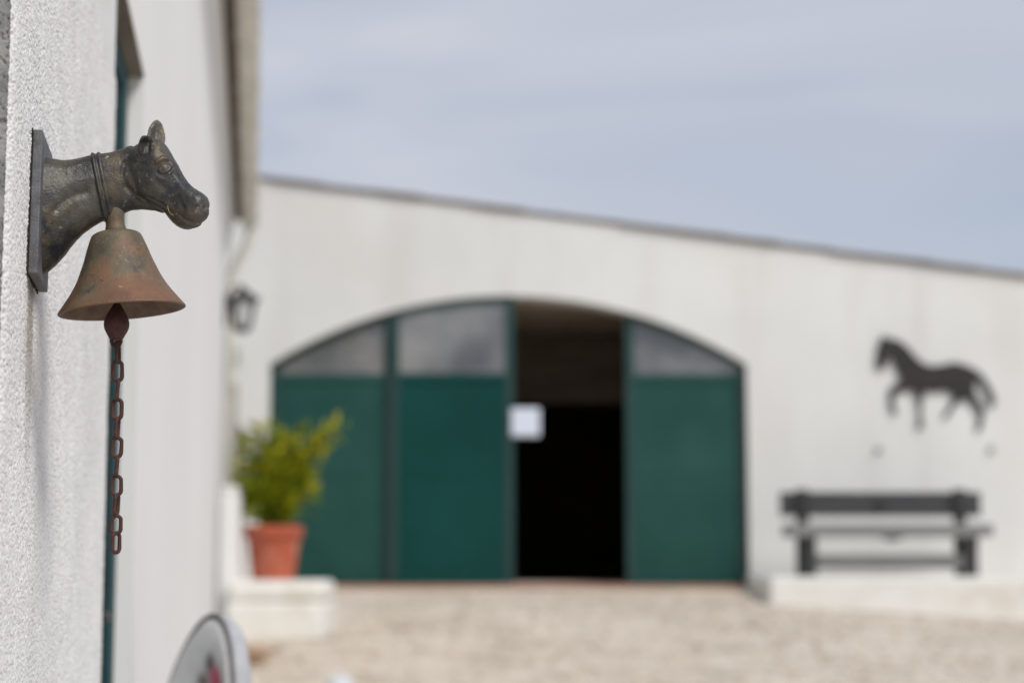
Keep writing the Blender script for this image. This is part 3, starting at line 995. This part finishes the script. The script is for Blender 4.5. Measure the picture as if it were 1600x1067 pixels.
sprays = [sp(378, 700, -0.03, 80, 0.045, 0.15), sp(376, 760, 0.03, 70, 0.045, 0.15), sp(388, 690, 0.02, 80, 0.045, 0.10), sp(384, 735, -0.08, 80, 0.05, 0.12), sp(396, 672, 0.06, 65, 0.03, 0.10), sp(418, 668, -0.04, 85, 0.035, 0.2),
          sp(436, 680, 0.08, 95, 0.045, 0.25), sp(430, 720, -0.14, 95, 0.05, 0.25), sp(455, 690, -0.03, 95, 0.045, 0.3), sp(476, 700, 0.05, 85, 0.04, 0.55), sp(470, 735, -0.06, 85, 0.05, 0.2),
          sp(500, 688, 0.02, 75, 0.03, 0.5), sp(530, 668, -0.02, 60, 0.028, 0.35), sp(516, 652, 0.03, 30, 0.02, 0.3), sp(488, 762, 0.04, 45, 0.04, 0.15), sp(470, 668, 0.08, 30, 0.02, 0.3),
          sp(398, 775, -0.05, 70, 0.05, 0.1), sp(450, 770, -0.12, 100, 0.05, 0.12), sp(425, 765, 0.12, 90, 0.05, 0.1), sp(412, 745, -0.02, 90, 0.05, 0.15)]
st_, lv_, ye_ = shrub(sprays, ph)
st_.build('stems', M['bark'], plant, smooth=True)
tag(lv_.build('foliage', M['leaf'], plant), None, None, None, 'stuff')
tag(ye_.build('yellow_foliage', M['leaf_yellow'], plant), None, None, None, 'stuff')

# weeds and fallen leaves at the foot of the wall
c = at(357, 978, 11.6)
wz = gz(c.x, 11.6)
wd = MB()
for i in range(46):
    a = random.uniform(0, 6.28)
    l = random.uniform(0.03, 0.085)
    b0 = Vector((random.uniform(-0.03, 0.03), random.uniform(-0.03, 0.03), 0))
    d = Vector((math.cos(a) * 0.6, math.sin(a) * 0.6, 1)).normalized()
    sd_ = Vector((-math.sin(a), math.cos(a), 0)) * 0.008
    wd.add([b0 - sd_, b0 + sd_, b0 + d * l + Vector((0, 0, -0.01)), b0 + d * l * 0.5 + sd_ * 1.5], [(0, 1, 3), (0, 3, 2)])
wo_ = wd.build('weed', M['leaf'])
wo_.location = (c.x, 11.6, wz - 0.003)
tag(wo_, 'small green weed growing at the foot of the long white wall', 'weed')
lf = MB()
for i in range(420):
    u, v = random.gauss(0, 1), random.gauss(0, 1)
    p = Vector((at(385, 990, 11.3).x + u * 0.085, 11.35 + v * 0.30, 0))
    p.z = gz(p.x, p.y) + 0.012 + random.random() * 0.012
    a = random.uniform(0, 6.28)
    s = random.uniform(0.010, 0.022)
    q = [p + Vector((math.cos(a + k * 1.57) * s * (1.5 if k % 2 else 0.8), math.sin(a + k * 1.57) * s * (1.5 if k % 2 else 0.8), random.uniform(-.004, .008))) for k in range(4)]
    lf.add(q, [(0, 1, 2), (0, 2, 3)])
tag(lf.build('fallen_leaves', M['dry_leaf']), 'scatter of dry orange leaves by the white plinth', None, None, 'stuff')

# pale stone on the gravel
c = at(532, 1064, 9.85)
bm = bmesh.new()
bmesh.ops.create_icosphere(bm, subdivisions=3, radius=1)
for v in bm.verts:
    k_ = 1 + 0.22 * mnoise.noise(v.co * 1.3) + 0.06 * mnoise.noise(v.co * 4)
    v.co = Vector((v.co.x * 0.075 * k_, v.co.y * 0.07 * k_, v.co.z * 0.062 * k_))
me = bpy.data.meshes.new('stone')
bm.to_mesh(me)
bm.free()
me.polygons.foreach_set('use_smooth', [True] * len(me.polygons))
me.materials.append(M['stone_pale'])
o = bpy.data.objects.new('stone', me)
COL.objects.link(o)
o.location = (c.x, 9.85, gz(c.x, 9.85) + 0.035)
tag(o, 'pale bluish white stone lying on the gravel yard', 'stone')

# ------------------------------------------------------------------ chair by the near wall: only the top of its rounded back shows
CY = 3.95
ca = at(319, 961, CY)
ch = empty('padded_chair', (ca.x + 0.01, CY, gz(ca.x, CY)), R(-48))
tag(ch, 'grey chair with a rounded padded back, dark piping and pink flower print by the door', 'chair')
M['cloth'] = mat('chair_cloth', [(0.72, 0.72, 0.73), (0.80, 0.80, 0.81)], 30, 0.85, bump=0.2, bscale=400, bdist=0.001)
HB = ca.z - gz(ca.x, CY)
add_mask_layer(M['cloth'], (0.20, 0.155, 0.15), spots([(0.010, -0.010, HB - 0.098), (-0.012, -0.014, HB - 0.135), (-0.05, -0.024, HB - 0.24), (-0.03, -0.017, HB - 0.175)], 0.006, 0.034))
add_mask_layer(M['cloth'], (0.78, 0.17, 0.26), spots([(0.030, -0.013, HB - 0.128), (0.044, -0.013, HB - 0.130), (0.06, -0.021, HB - 0.21), (-0.02, -0.030, HB - 0.30)], 0.014, 0.034))
M['piping'] = mat('dark_piping', [(0.15, 0.135, 0.14), (0.20, 0.18, 0.185)], 30, 0.7)


def bo(t):                                    # outline of the padded back, half width at depth t below the top
    return 0.165 * math.sqrt(max(0, 1 - (1 - min(t / 0.46, 1)) ** 2.0))


outl = []
for i in range(19):
    t = 0.455 * (1 - math.cos(math.pi / 2 * i / 18))
    outl.append((bo(t), HB - t))
outl.append((0.158, HB - 0.46))
full = [(-x, z) for x, z in outl[::-1]] + outl[1:]
nn = len(full)
curve = lambda x: 0.9 * x * x                 # wraps round the sitter
lean = lambda z: -0.10 * (HB - z)                 # the back wraps round the sitter
mm = MB()
rings = []
for (sc_, y) in ((0.0, 0.012), (0.55, 0.010), (0.93, 0.0), (1.0, 0.018), (1.0, 0.040), (0.93, 0.060), (0.5, 0.066), (0.0, 0.066)):
    zc = HB - 0.25
    rings.append([(x * sc_, y - curve(x * sc_) + lean(zc + (z - zc) * sc_), zc + (z - zc) * sc_) for x, z in full])
vs = [v for r_ in rings for v in r_]
fs = [(i * nn + k, i * nn + (k + 1) % nn, (i + 1) * nn + (k + 1) % nn, (i + 1) * nn + k) for i in range(len(rings) - 1) for k in range(nn)]
mm.add(vs, fs)
bk = mm.build('backrest', M['cloth'], ch, smooth=True)
M['cloth_dimmed'] = mat('chair_cloth_dimmed', [(0.38, 0.39, 0.42), (0.46, 0.47, 0.50)], 30, 0.85, bump=0.2, bscale=400, bdist=0.001)  # chair cloth coloured darker where its back and side take more light
bk.data.materials.append(M['cloth_dimmed'])
for p in bk.data.polygons:
    if p.index // nn >= 3: p.material_index = 1
pts_ = [(x * 1.0, 0.012 - curve(x) + lean(z), z) for x, z in full]
MB().tube(pts_, 0.005, 8).build('piping', M['piping'], bk, smooth=True)
MB().box(-0.22, 0.22, -0.55, -0.13, 0.40, 0.47).build('seat', M['cloth'], ch, bevel=0.025, seg=3)
for sx in (-1, 1):
    MB().tube([(sx * 0.19, -0.51, 0.0), (sx * 0.195, -0.51, 0.40)], [0.014, 0.02], 10).build('leg', M['piping'], ch)
    MB().tube([(sx * 0.19, 0.06, 0.0), (sx * 0.19, -0.10, 0.40), (sx * 0.195, -0.044, HB - 0.44)], [0.014, 0.018, 0.016], 10).build('leg', M['piping'], ch)

# ------------------------------------------------------------------ the bell bracket: cast animal head on a plate
BYc = wall_at(53, 325).y
O = wall_pt(BYc, 1.1 + 0.0, 0.0)
O.z = wall_at(53, 325).z
BR = Matrix(((WN.x, WD.x, 0, O.x), (WN.y, WD.y, 0, O.y), (0, 0, 1, O.z), (0, 0, 0, 1)))   # local: x out of the wall, y along it (away), z up
BRi = BR.inverted()


def lp(px, py, y=0.0):
    """photograph measurement -> bracket coordinates in the vertical plane y (mid plane by default)"""
    o, d = BRi @ Vector((0, 0, CZ)), BRi.to_3x3() @ ray(px, py)
    t = (y - o.y) / d.y
    p = o + d * t
    return p


PXM = (lp(200, 300) - lp(100, 300)).length / 100
print('bracket', BYc, O, 'mm per px', PXM * 1000)
bracket = empty('bell_bracket', (0, 0, 0))
bracket.matrix_world = BR
tag(bracket, 'dark cast iron animal head bracket with collar on the white wall above the bell', 'bracket')

# plate: near vertical edge runs (64,205)-(61,432)
pw = 0.052
tl = lp(64, 205, -pw)
bl_ = lp(61, 432, -pw)
xf, xk = (tl.x + bl_.x) / 2, lp(47.2, 320, -pw).x
tilt = Matrix.Rotation(R(-3.0), 4, 'X')
zc_ = (tl.z + bl_.z) / 2
hh = (tl.z - bl_.z) / 2
TM = Matrix.Translation((0, 0, zc_)) @ tilt
print('plate', xk, xf, hh)
MB().box(xk, xf, -pw, pw, -hh, hh, TM).build('back_plate', M['iron_plate'], bracket, bevel=0.0013)
# old crusted bedding between plate and plaster
cm = MB()
n = 60
ring = []
for (xo) in (-0.006, xk - 0.0003):
    for i in range(4 * n):
        s_, u = divmod(i, n)
        u = u / n * 2 - 1
        y, z = [(-1, u), (u, 1), (1, -u), (-u, -1)][s_]
        e_ = 1.0 + random.uniform(-0.02, 0.022)
        p = TM @ Vector((xo, y * (pw + 0.002) * e_, z * (hh + 0.0005) * e_))
        ring.append(p)
m_ = 4 * n
cm.add(ring, [(i, (i + 1) % m_, (i + 1) % m_ + m_, i + m_) for i in range(m_)] + [tuple(range(m_ - 1, -1, -1)), tuple(range(m_, 2 * m_))])
cm.build('bedding', M['crust'], bracket)


# head: lofted masses merged into one skin
def catmull(P, n):
    P = np.array(P, float)
    out = []
    m = len(P)
    for i in range(m - 1):
        p0, p1, p2, p3 = P[max(i - 1, 0)], P[i], P[i + 1], P[min(i + 2, m - 1)]
        for k in range(n):
            t = k / n
            out.append(0.5 * ((2 * p1) + (-p0 + p2) * t + (2 * p0 - 5 * p1 + 4 * p2 - p3) * t * t + (-p0 + 3 * p1 - 3 * p2 + p3) * t ** 3))
    out.append(P[-1])
    return np.array(out)


def secs(L_, n=6):
    """(Tx,Ty, Bx,By, half width in px) -> rows of T.x,T.z,B.x,B.z,hw in bracket metres"""
    rows = []
    for (tx, ty, bx_, by_, h) in L_:
        t, b = lp(tx, ty), lp(bx_, by_)
        rows.append((t.x, t.z, b.x, b.z, h * PXM))
    return catmull(rows, n)


def loft(S_, n=40, grow=None, pw_=0.92, egg=0.0, xf_=None):
    vs, fs = [], []
    for i, (tx, tz, bx_, bz_, h) in enumerate(S_):
        c = Vector(((tx + bx_) / 2, 0, (tz + bz_) / 2))
        a = Vector(((tx - bx_) / 2, 0, (tz - bz_) / 2))
        g = grow[i] if grow is not None else 0.0
        al = a.length
        a = a * ((al + g) / max(al, 1e-6))
        for k in range(n):
            an = 2 * math.pi * k / n
            sn, cs = math.sin(an), math.cos(an)
            sn2 = math.copysign(abs(sn) ** pw_, sn)
            cs2 = math.copysign(abs(cs) ** pw_, cs)
            v = c + a * sn2 + Vector((0, (h + g) * cs2 * (1 + egg * sn), 0))
            vs.append(xf_(v) if xf_ else v)
    m = len(S_)
    for i in range(m - 1):
        for k in range(n):
            q = (k + 1) % n
            fs.append((i * n + k, i * n + q, (i + 1) * n + q, (i + 1) * n + k))
    fs.append(tuple(range(n - 1, -1, -1)))
    fs.append(tuple((m - 1) * n + k for k in range(n)))
    return vs, fs


NECK = [(56, 246, 56, 436, 55), (66, 246, 64, 433, 52), (80, 248, 77, 424, 46), (99, 251, 99, 402, 39), (118, 249, 122, 373, 33), (138, 244, 150, 352, 29.5),
        (155, 241, 172, 341, 27.5), (174, 238, 190, 335, 26), (192, 232, 203, 330, 24), (206, 228, 218, 328, 22), (220, 240, 232, 329, 17), (233, 262, 244, 330, 13), (244, 290, 253, 333, 9), (252, 316, 258, 333, 5)]
neck = secs(NECK)
PSI = R(24)
piv = lp(216, 280)


def yaw(v):
    """the head is turned a little out from the wall towards the yard side"""
    x, y = v.x - piv.x, v.y
    x = x / math.cos(PSI) if x > 0 else x
    return Vector((piv.x + x * math.cos(PSI) + y * math.sin(PSI), -x * math.sin(PSI) + y * math.cos(PSI), v.z))


HEAD = [(190, 262, 192, 278, 8), (195, 247, 199, 295, 17), (205, 234, 210, 306, 24), (222, 225, 226, 316, 29), (240, 220, 242, 325, 31), (254, 225, 254, 333, 31), (264, 240, 263, 341, 28.5),
        (275, 259, 270, 351, 25), (286, 279, 280, 360, 22.5), (298, 296, 292, 365, 23), (309, 305, 303, 363, 23.5), (317, 310.5, 312, 356, 22), (322.5, 316, 319, 345, 17), (325, 323, 323, 338, 9)]
head = secs(HEAD)


def sphere(c, r, n=14, sc=(1, 1, 1)):
    vs, fs = [], []
    for i in range(n + 1):
        for k in range(2 * n):
            a, b = math.pi * i / n, math.pi * k / n
            vs.append(Vector((c[0] + r * sc[0] * math.sin(a) * math.cos(b), c[1] + r * sc[1] * math.sin(a) * math.sin(b), c[2] + r * sc[2] * math.cos(a))))
    for i in range(n):
        for k in range(2 * n):
            fs.append((i * 2 * n + k, i * 2 * n + (k + 1) % (2 * n), (i + 1) * 2 * n + (k + 1) % (2 * n), (i + 1) * 2 * n + k))
    return vs, fs


def ear(base, tip, w0, th, cup):
    """leaf shaped ear: wide below the middle, thick, hollowed on the CUP side"""
    base, tip, cup = Vector(base), Vector(tip), Vector(cup)
    ax = tip - base
    ln = ax.length
    ax.normalize()
    sd_ = ax.cross(cup).normalized()
    cu = sd_.cross(ax).normalized()
    vs, fs = [], []
    n, m = 20, 12
    for i in range(m + 1):
        t = i / m
        wd_ = w0 * (0.72 + 0.55 * math.sin(math.pi * min(t * 1.05, 1) * 0.8)) * math.sqrt(max(1 - t ** 2.6, 0.0)) + 0.0002
        for k in range(n):
            a = 2 * math.pi * k / n
            y = math.sin(a) * th * (0.35 + 0.65 * (1 - t * 0.6)) * (1 if math.sqrt(max(1 - t ** 4, 0)) > 0.2 else 0.5)
            if y > 0: y *= 0.25 - 0.9 * math.sin(math.pi * t) * (1 - abs(math.cos(a)))
            vs.append(base + ax * (ln * t) + sd_ * (math.cos(a) * wd_) + cu * y)
    for i in range(m):
        for k in range(n):
            fs.append((i * n + k, i * n + (k + 1) % n, (i + 1) * n + (k + 1) % n, (i + 1) * n + k))
    fs.append(tuple(range(n - 1, -1, -1)))
    fs.append(tuple(m * n + k for k in range(n)))
    return vs, fs


hm = MB()
hm.add(*loft(neck, egg=0.10))
hm.add(*loft(head, egg=0.12, xf_=yaw))
# ears
hm.add(*ear(lp(232, 243, -0.021), lp(225, 212, -0.034), 14.0 * PXM, 9.5 * PXM, (0.55, -0.80, -0.1)))
hm.add(*ear(lp(243, 238, 0.008), lp(246, 186.5, 0.018), 13.5 * PXM, 7.5 * PXM, (0.35, -0.93, 0.1)))
# muzzle pad and chin
c = lp(308, 331, -0.03)
for px, py, yy, r_, s_ in ((306, 331, -0.0335, 19, (1.1, 0.8, 1.0)), (300, 347, -0.030, 13, (1.2, 0.8, 0.8)), (212, 279, -0.010, 26, (0.9, 0.42, 1.0))):
    p = lp(px, py, yy)
    hm.add(*sphere(p, r_ * PXM, 14, s_))
tmp = hm.build('head', M['iron'], None)
md = tmp.modifiers.new('merge', 'REMESH')
md.mode = 'VOXEL'
md.voxel_size = 0.00095
md.use_smooth_shade = True
ms = tmp.modifiers.new('smooth', 'SMOOTH')
ms.factor = 0.5
ms.iterations = 9
dg = bpy.context.evaluated_depsgraph_get()
ev = tmp.evaluated_get(dg)
hme = bpy.data.meshes.new_from_object(ev)
tmp.modifiers.clear()
old = tmp.data
tmp.data = hme
hme.name = 'head'
bpy.data.meshes.remove(old)
if not hme.materials: hme.materials.append(M['iron'])
tmp.parent = bracket
nvv = len(hme.vertices)
co = np.empty(nvv * 3, np.float32)
hme.vertices.foreach_get('co', co)
co = co.reshape(-1, 3).astype(float)
no = np.empty(nvv * 3, np.float32)
hme.vertices.foreach_get('normal', no)
no = no.reshape(-1, 3).astype(float)
# chisel the relief on the visible cheek (mirrored through to the far side): distances measured in the side view
po_ = np.array(BRi @ Vector((0, 0, CZ)))
A0, AX, AZ = lp(200, 300), lp(201, 300), lp(200, 301)
k_ = (0.0 - po_[1]) / (co[:, 1] - po_[1])
k_ = (po_[1]) / (po_[1] - co[:, 1]) if False else (-po_[1]) / (co[:, 1] - po_[1])
qx = po_[0] + (co[:, 0] - po_[0]) * k_
qz = po_[2] + (co[:, 2] - po_[2]) * k_
U = 200 + (qx - A0.x) / (AX.x - A0.x)
V = 300 + (qz - A0.z) / (AZ.z - A0.z)
side = np.clip((-no[:, 1] - 0.02) / 0.3, 0, 1)


def dseg(pts):
    best = np.full(nvv, 1e9)
    for (x0_, y0_), (x1_, y1_) in zip(pts[:-1], pts[1:]):
        dx_, dy_ = x1_ - x0_, y1_ - y0_
        t = np.clip(((U - x0_) * dx_ + (V - y0_) * dy_) / (dx_ * dx_ + dy_ * dy_ + 1e-9), 0, 1)
        best = np.minimum(best, np.hypot(U - x0_ - t * dx_, V - y0_ - t * dy_))
    return best


D_ = np.zeros(nvv)


def line(pts, amp, sg): 
    global D_
    D_ += amp * np.exp(-(dseg(pts) / sg) ** 2)


def dot(x, y, amp, sg):
    global D_
    D_ += amp * np.exp(-(np.hypot(U - x, V - y) / sg) ** 2)


line([(193, 255), (190, 272), (196, 291), (210, 305), (228, 313), (246, 320), (262, 328)], -3.4, 4.0)     # behind and under the jaw
line([(222, 300), (240, 308), (258, 317), (272, 326)], 1.6, 5)
dot(210, 276, 2.0, 16)
e0 = (257, 262)
D_ += -2.0 * np.exp(-((np.hypot((U - e0[0]) * 0.92 + (V - e0[1]) * 0.25, (V - e0[1]) * 1.12) - 11.5) / 3.0) ** 2)                          # socket
dot(257, 262, 2.4, 5.2)                                                                                      # eyeball
D_ += 1.0 * np.exp(-((np.hypot((U - e0[0]) * 0.9 + (V - e0[1]) * 0.3, (V - e0[1]) * 1.2) - 8.0) / 1.7) ** 2)                                 # lids
line([(243, 253), (252, 246), (263, 247), (270, 256)], 2.4, 3.0)                                             # brow
line([(246, 276), (257, 279), (268, 272)], 1.2, 3.0)
line([(240, 268), (247, 285), (262, 298)], -1.6, 6)                                                          # hollow below the eye
line([(270, 268), (281, 288), (296, 303)], 1.2, 4.5)
dot(322, 322, -3.6, 3.4)                                                                                     # nostril
D_ += 1.6 * np.exp(-((np.hypot(U - 322, V - 321) - 6.5) / 2.4) ** 2) * 0.55
line([(324, 341), (310, 346.5), (296, 344), (285, 337), (276, 330)], -1.3, 2.0)                              # mouth
line([(282, 312), (288, 325), (284, 338)], -1.4, 4)                                                          # behind the muzzle pad
line([(90, 329), (102, 317), (118, 307), (134, 303)], -3.4, 6.5)                                             # neck fold
line([(96, 292), (120, 284), (140, 280)], 1.3, 9)
line([(82, 378), (104, 356), (128, 334)], 1.2, 9)
dot(84, 395, -1.6, 9)
line([(76, 262), (96, 268), (120, 262)], 1.0, 6)
line([(219, 222), (216, 236), (222, 243)], -1.6, 2.2)
line([(231, 222), (230, 236)], -1.8, 2.4)                                                                    # hollow of the near ear
D_ *= side
# cast roughness
for fr, am in ((55, 0.6), (150, 0.42), (420, 0.30)):
    D_ += np.array([mnoise.noise(Vector(p) * fr) for p in co]) * am
co += no * (D_ * PXM)[:, None]
hme.vertices.foreach_set('co', co.astype(np.float32).ravel())
hme.polygons.foreach_set('use_smooth', np.ones(len(hme.polygons), bool))
hme.update()
print('head verts', nvv)
head_o = tmp

# collar with two ridges, slung round the neck
i0, i1 = 26, 36
cs = catmull([neck[24], neck[27], neck[30], neck[33]], 10)
cc = np.array(cs)
# the strap leans: top (141..158), bottom (163..181)
CB = secs([(139, 245, 160, 348, 29.5), (142, 243, 163, 346, 29.2), (145, 242.5, 166, 345, 29), (148, 242, 169, 344, 28.6), (151, 241.5, 171.5, 343, 28.2), (154, 241, 174.5, 342, 27.8), (157, 240.5, 178, 340, 27.4), (160, 240, 181, 339, 27)], 4)
ncb = len(CB)
gr = []
for i in range(ncb):
    u = i / (ncb - 1)
    g = -2.2 + 5.0 * math.exp(-((u - 0.28) / 0.17) ** 2) + 4.4 * math.exp(-((u - 0.74) / 0.17) ** 2) + 1.4 * math.exp(-((u - 0.5) / 0.3) ** 2)
    gr.append(g * PXM)
m = MB().add(*loft(CB, 56, grow=gr, egg=0.10))
m.build('collar', M['iron'], head_o, smooth=True)

# ------------------------------------------------------------------ bell
bt, bb = lp(181, 362), lp(190.7, 485.5)
bell = empty('hand_bell', (0, 0, 0))
axis = (bt - bb)
LB = axis.length
tl_ = math.atan2(axis.x, axis.z)
bell.matrix_world = BR @ Matrix.Translation(bt) @ Matrix.Rotation(tl_, 4, 'Y')
tag(bell, 'rusty flared iron bell hanging under the cast animal head', 'bell')
pr_ = [(0, 26), (0.012, 31), (0.035, 36.5), (0.075, 40.3), (0.22, 47.5), (0.36, 53.5), (0.46, 58.6), (0.58, 65), (0.68, 71.8), (0.77, 79), (0.85, 86.5), (0.92, 93.2), (0.965, 97.6), (0.985, 99.6), (1.0, 100.0), (1.008, 99)]
pr_ = [tuple(r) for r in catmull(pr_, 4)]
outer = [(0.0008, 0.0)] + [(r * PXM, -t * LB) for t, r in pr_]
inner = [((r - 7.0) * PXM, -t * LB) for t, r in pr_ if 0.07 < t < 0.99][::-1]
inner = [(94.5 * PXM, -1.006 * LB)] + inner + [(0.0008, -0.06 * LB)]
m = MB().lathe(outer, 96)
m.f = m.f[:-1]
m.build('bell_shell', M['bell'], bell, smooth=True)
m = MB().lathe([outer[-1]] + inner, 96)
m.f = m.f[:-2]
m.build('bell_lining', M['bell_in'], bell, smooth=True)
# chips on the lip
MB().lathe([(17 * PXM, -0.002), (16.5 * PXM, 0.003), (15 * PXM, 0.007), (15 * PXM, 0.014), (16.5 * PXM, 0.022), (15 * PXM, 0.032)], 28).build('hanger', M['bell'], bell, smooth=True)
# clapper, hanging plumb
clp = lp(183, 474)
cl_l = bell.matrix_world.inverted() @ (BR @ clp)
prc = [(0.4, 7), (6, -2), (9, -7), (13, -14), (17, -21), (19.3, -28), (20.0, -34), (18.8, -41), (15.5, -48), (12.0, -54), (9.8, -58)]
cm2 = MB()
Mc = (bell.matrix_world.inverted() @ BR @ Matrix.Translation(clp))
prf = [(r * PXM, z * PXM) for r, z in catmull(prc, 4)][::-1]
cm2.lathe(prf, 36, Mc)
# flattened eye below the bulb with a real hole
n = 40
vs, fs = [], []
for k in range(n):
    a = 2 * math.pi * k / n
    ox, oz = math.cos(a) * 10.2, math.sin(a) * 10.5 - 61.5
    if math.sin(a) < 0: ox *= 0.9
    ix, iz = math.cos(a) * 4.6, math.sin(a) * 4.6 - 60.5
    for y in (-3.4, 3.4):
        vs.append(Mc @ Vector((ox * PXM, y * PXM, oz * PXM)))
        vs.append(Mc @ Vector((ix * PXM, y * PXM, iz * PXM)))
for k in range(n):
    a, b = 4 * k, 4 * ((k + 1) % n)
    fs += [(a, b, b + 1, a + 1), (a + 2, a + 3, b + 3, b + 2), (a, a + 2, b + 2, b), (a + 1, b + 1, b + 3, a + 3)]
cm2.add(vs, fs)
clo = cm2.build('clapper', M['rust_red'], bell, smooth=False)
me = clo.data
me.polygons.foreach_set('use_smooth', [True] * len(me.polygons))
MB().tube([bell.matrix_world.inverted() @ (BR @ (clp + Vector((0, 0, 0.003)))), Vector((0, 0, -0.055 * LB))], 0.0035, 10).build('clapper_rod', M['rust_red'], bell)
BI = bell.matrix_world.inverted() @ BR
add_mask_layer(M['bell'], (0.50, 0.45, 0.38), spots([tuple(BI @ lp(x_, y_, -yy_ * PXM)) for x_, y_, yy_ in ((188, 449, 78), (197.5, 454, 79), (199, 456, 80), (194, 464, 88), (194.5, 470, 93))], 0.0010, 0.0030, 0.004))
add_mask_layer(M['iron'], (0.55, 0.52, 0.44), spots([tuple(lp(165, 248.5, -17 * PXM)), tuple(lp(167.5, 247, -16 * PXM))], 0.0008, 0.0028, 0.003))
# ------------------------------------------------------------------ chain
LINKS = [(532, 569, 84), (562, 598, 6), (592, 628, 88), (621, 658, -7), (651, 687, 84), (681, 717, 8), (712, 746, 86), (741, 776, 4), (770, 807, 64), (803, 836, 12), (829.5, 866, 40)]
cp0 = lp(183.5, 534)
chain = empty('chain', (0, 0, 0))
chain.matrix_world = BR @ Matrix.Translation(cp0)
tag(chain, 'rusty red brown chain hanging from the clapper of the bell', 'chain')


def link(lx, wx, r_):
    pts_ = []
    h, a = lx / 2 - r_, wx / 2 - r_
    for i in range(9):
        t = math.pi * i / 8
        pts_.append(Vector((a * math.cos(t), 0, h - a + a * math.sin(t))))
    for i in range(9):
        t = math.pi + math.pi * i / 8
        pts_.append(Vector((a * math.cos(t), 0, -h + a + a * math.sin(t))))
    return MB().tube(pts_, r_, 10, closed=True)


lme = None
for (ya, yb, rot) in LINKS:
    yc = (ya + yb) / 2
    p = lp(184 - (yc - 550) * 0.0095, yc) - cp0
    ln = (lp(184, ya) - lp(184, yb)).length
    if lme is None:
        o = link(37 * PXM, 20.4 * PXM, 3.2 * PXM).build('link', M['rust_red'], chain, smooth=True)
        bmm = bmesh.new()
        bmm.from_mesh(o.data)
        for v in bmm.verts: v.co += Vector((mnoise.noise(v.co * 330), mnoise.noise(v.co * 330 + Vector((9, 0, 0))), 0)) * 0.0004
        bmm.to_mesh(o.data)
        bmm.free()
        lme = o
    else:
        o = lme.copy()
        COL.objects.link(o)
    o.location = p
    o.rotation_euler = (R(random.uniform(-4, 4)), R(random.uniform(-3.5, 3.5)), R(rot + random.uniform(-9, 9)))
    o.scale = (1, 1, ln / (36.5 * PXM))
# pieces of straw caught on chin and lip
p0, p1, p2 = lp(262, 322, -0.0445), lp(263.5, 330, -0.0450), lp(271, 337, -0.0440)
so_ = MB().tube([BR @ p0, BR @ p1, BR @ (p1.lerp(p2, 0.4) + Vector((0, 0, -0.0006))), BR @ p2], 0.0003, 6).build('straw', M['straw'], smooth=True)
tag(so_, 'thin pale straw stalk caught on the chin of the iron head', 'straw')

# dark run-off stain below the plate
def stain(t, co):
    s = t.nodes.new('ShaderNodeSeparateXYZ')
    t.links.new(co, s.inputs[0])
    n = t.nodes.new('ShaderNodeTexNoise')
    n.inputs['Scale'].default_value = 7
    mpn = t.nodes.new('ShaderNodeMapping')
    mpn.inputs['Scale'].default_value = (1, 6, 0.6)
    t.links.new(co, mpn.inputs['Vector'])
    t.links.new(mpn.outputs['Vector'], n.inputs['Vector'])
    y = mnode(t, 'ABSOLUTE', mnode(t, 'SUBTRACT', mnode(t, 'ADD', s.outputs['Y'], mnode(t, 'MULTIPLY', mnode(t, 'SUBTRACT', n.outputs['Fac'], 0.5), 0.05)), BYc - 0.005))
    a = mrange(t, y, 0.055, 0.012)
    z = mrange(t, s.outputs['Z'], O.z - 0.36, O.z - 0.085)
    up = mrange(t, s.outputs['Z'], O.z + 0.0, O.z - 0.06)
    return mnode(t, 'MULTIPLY', mnode(t, 'MULTIPLY', mnode(t, 'MULTIPLY', a, z), up), 0.75)


add_mask_layer(M['near_plaster'], (0.22, 0.19, 0.16), stain)
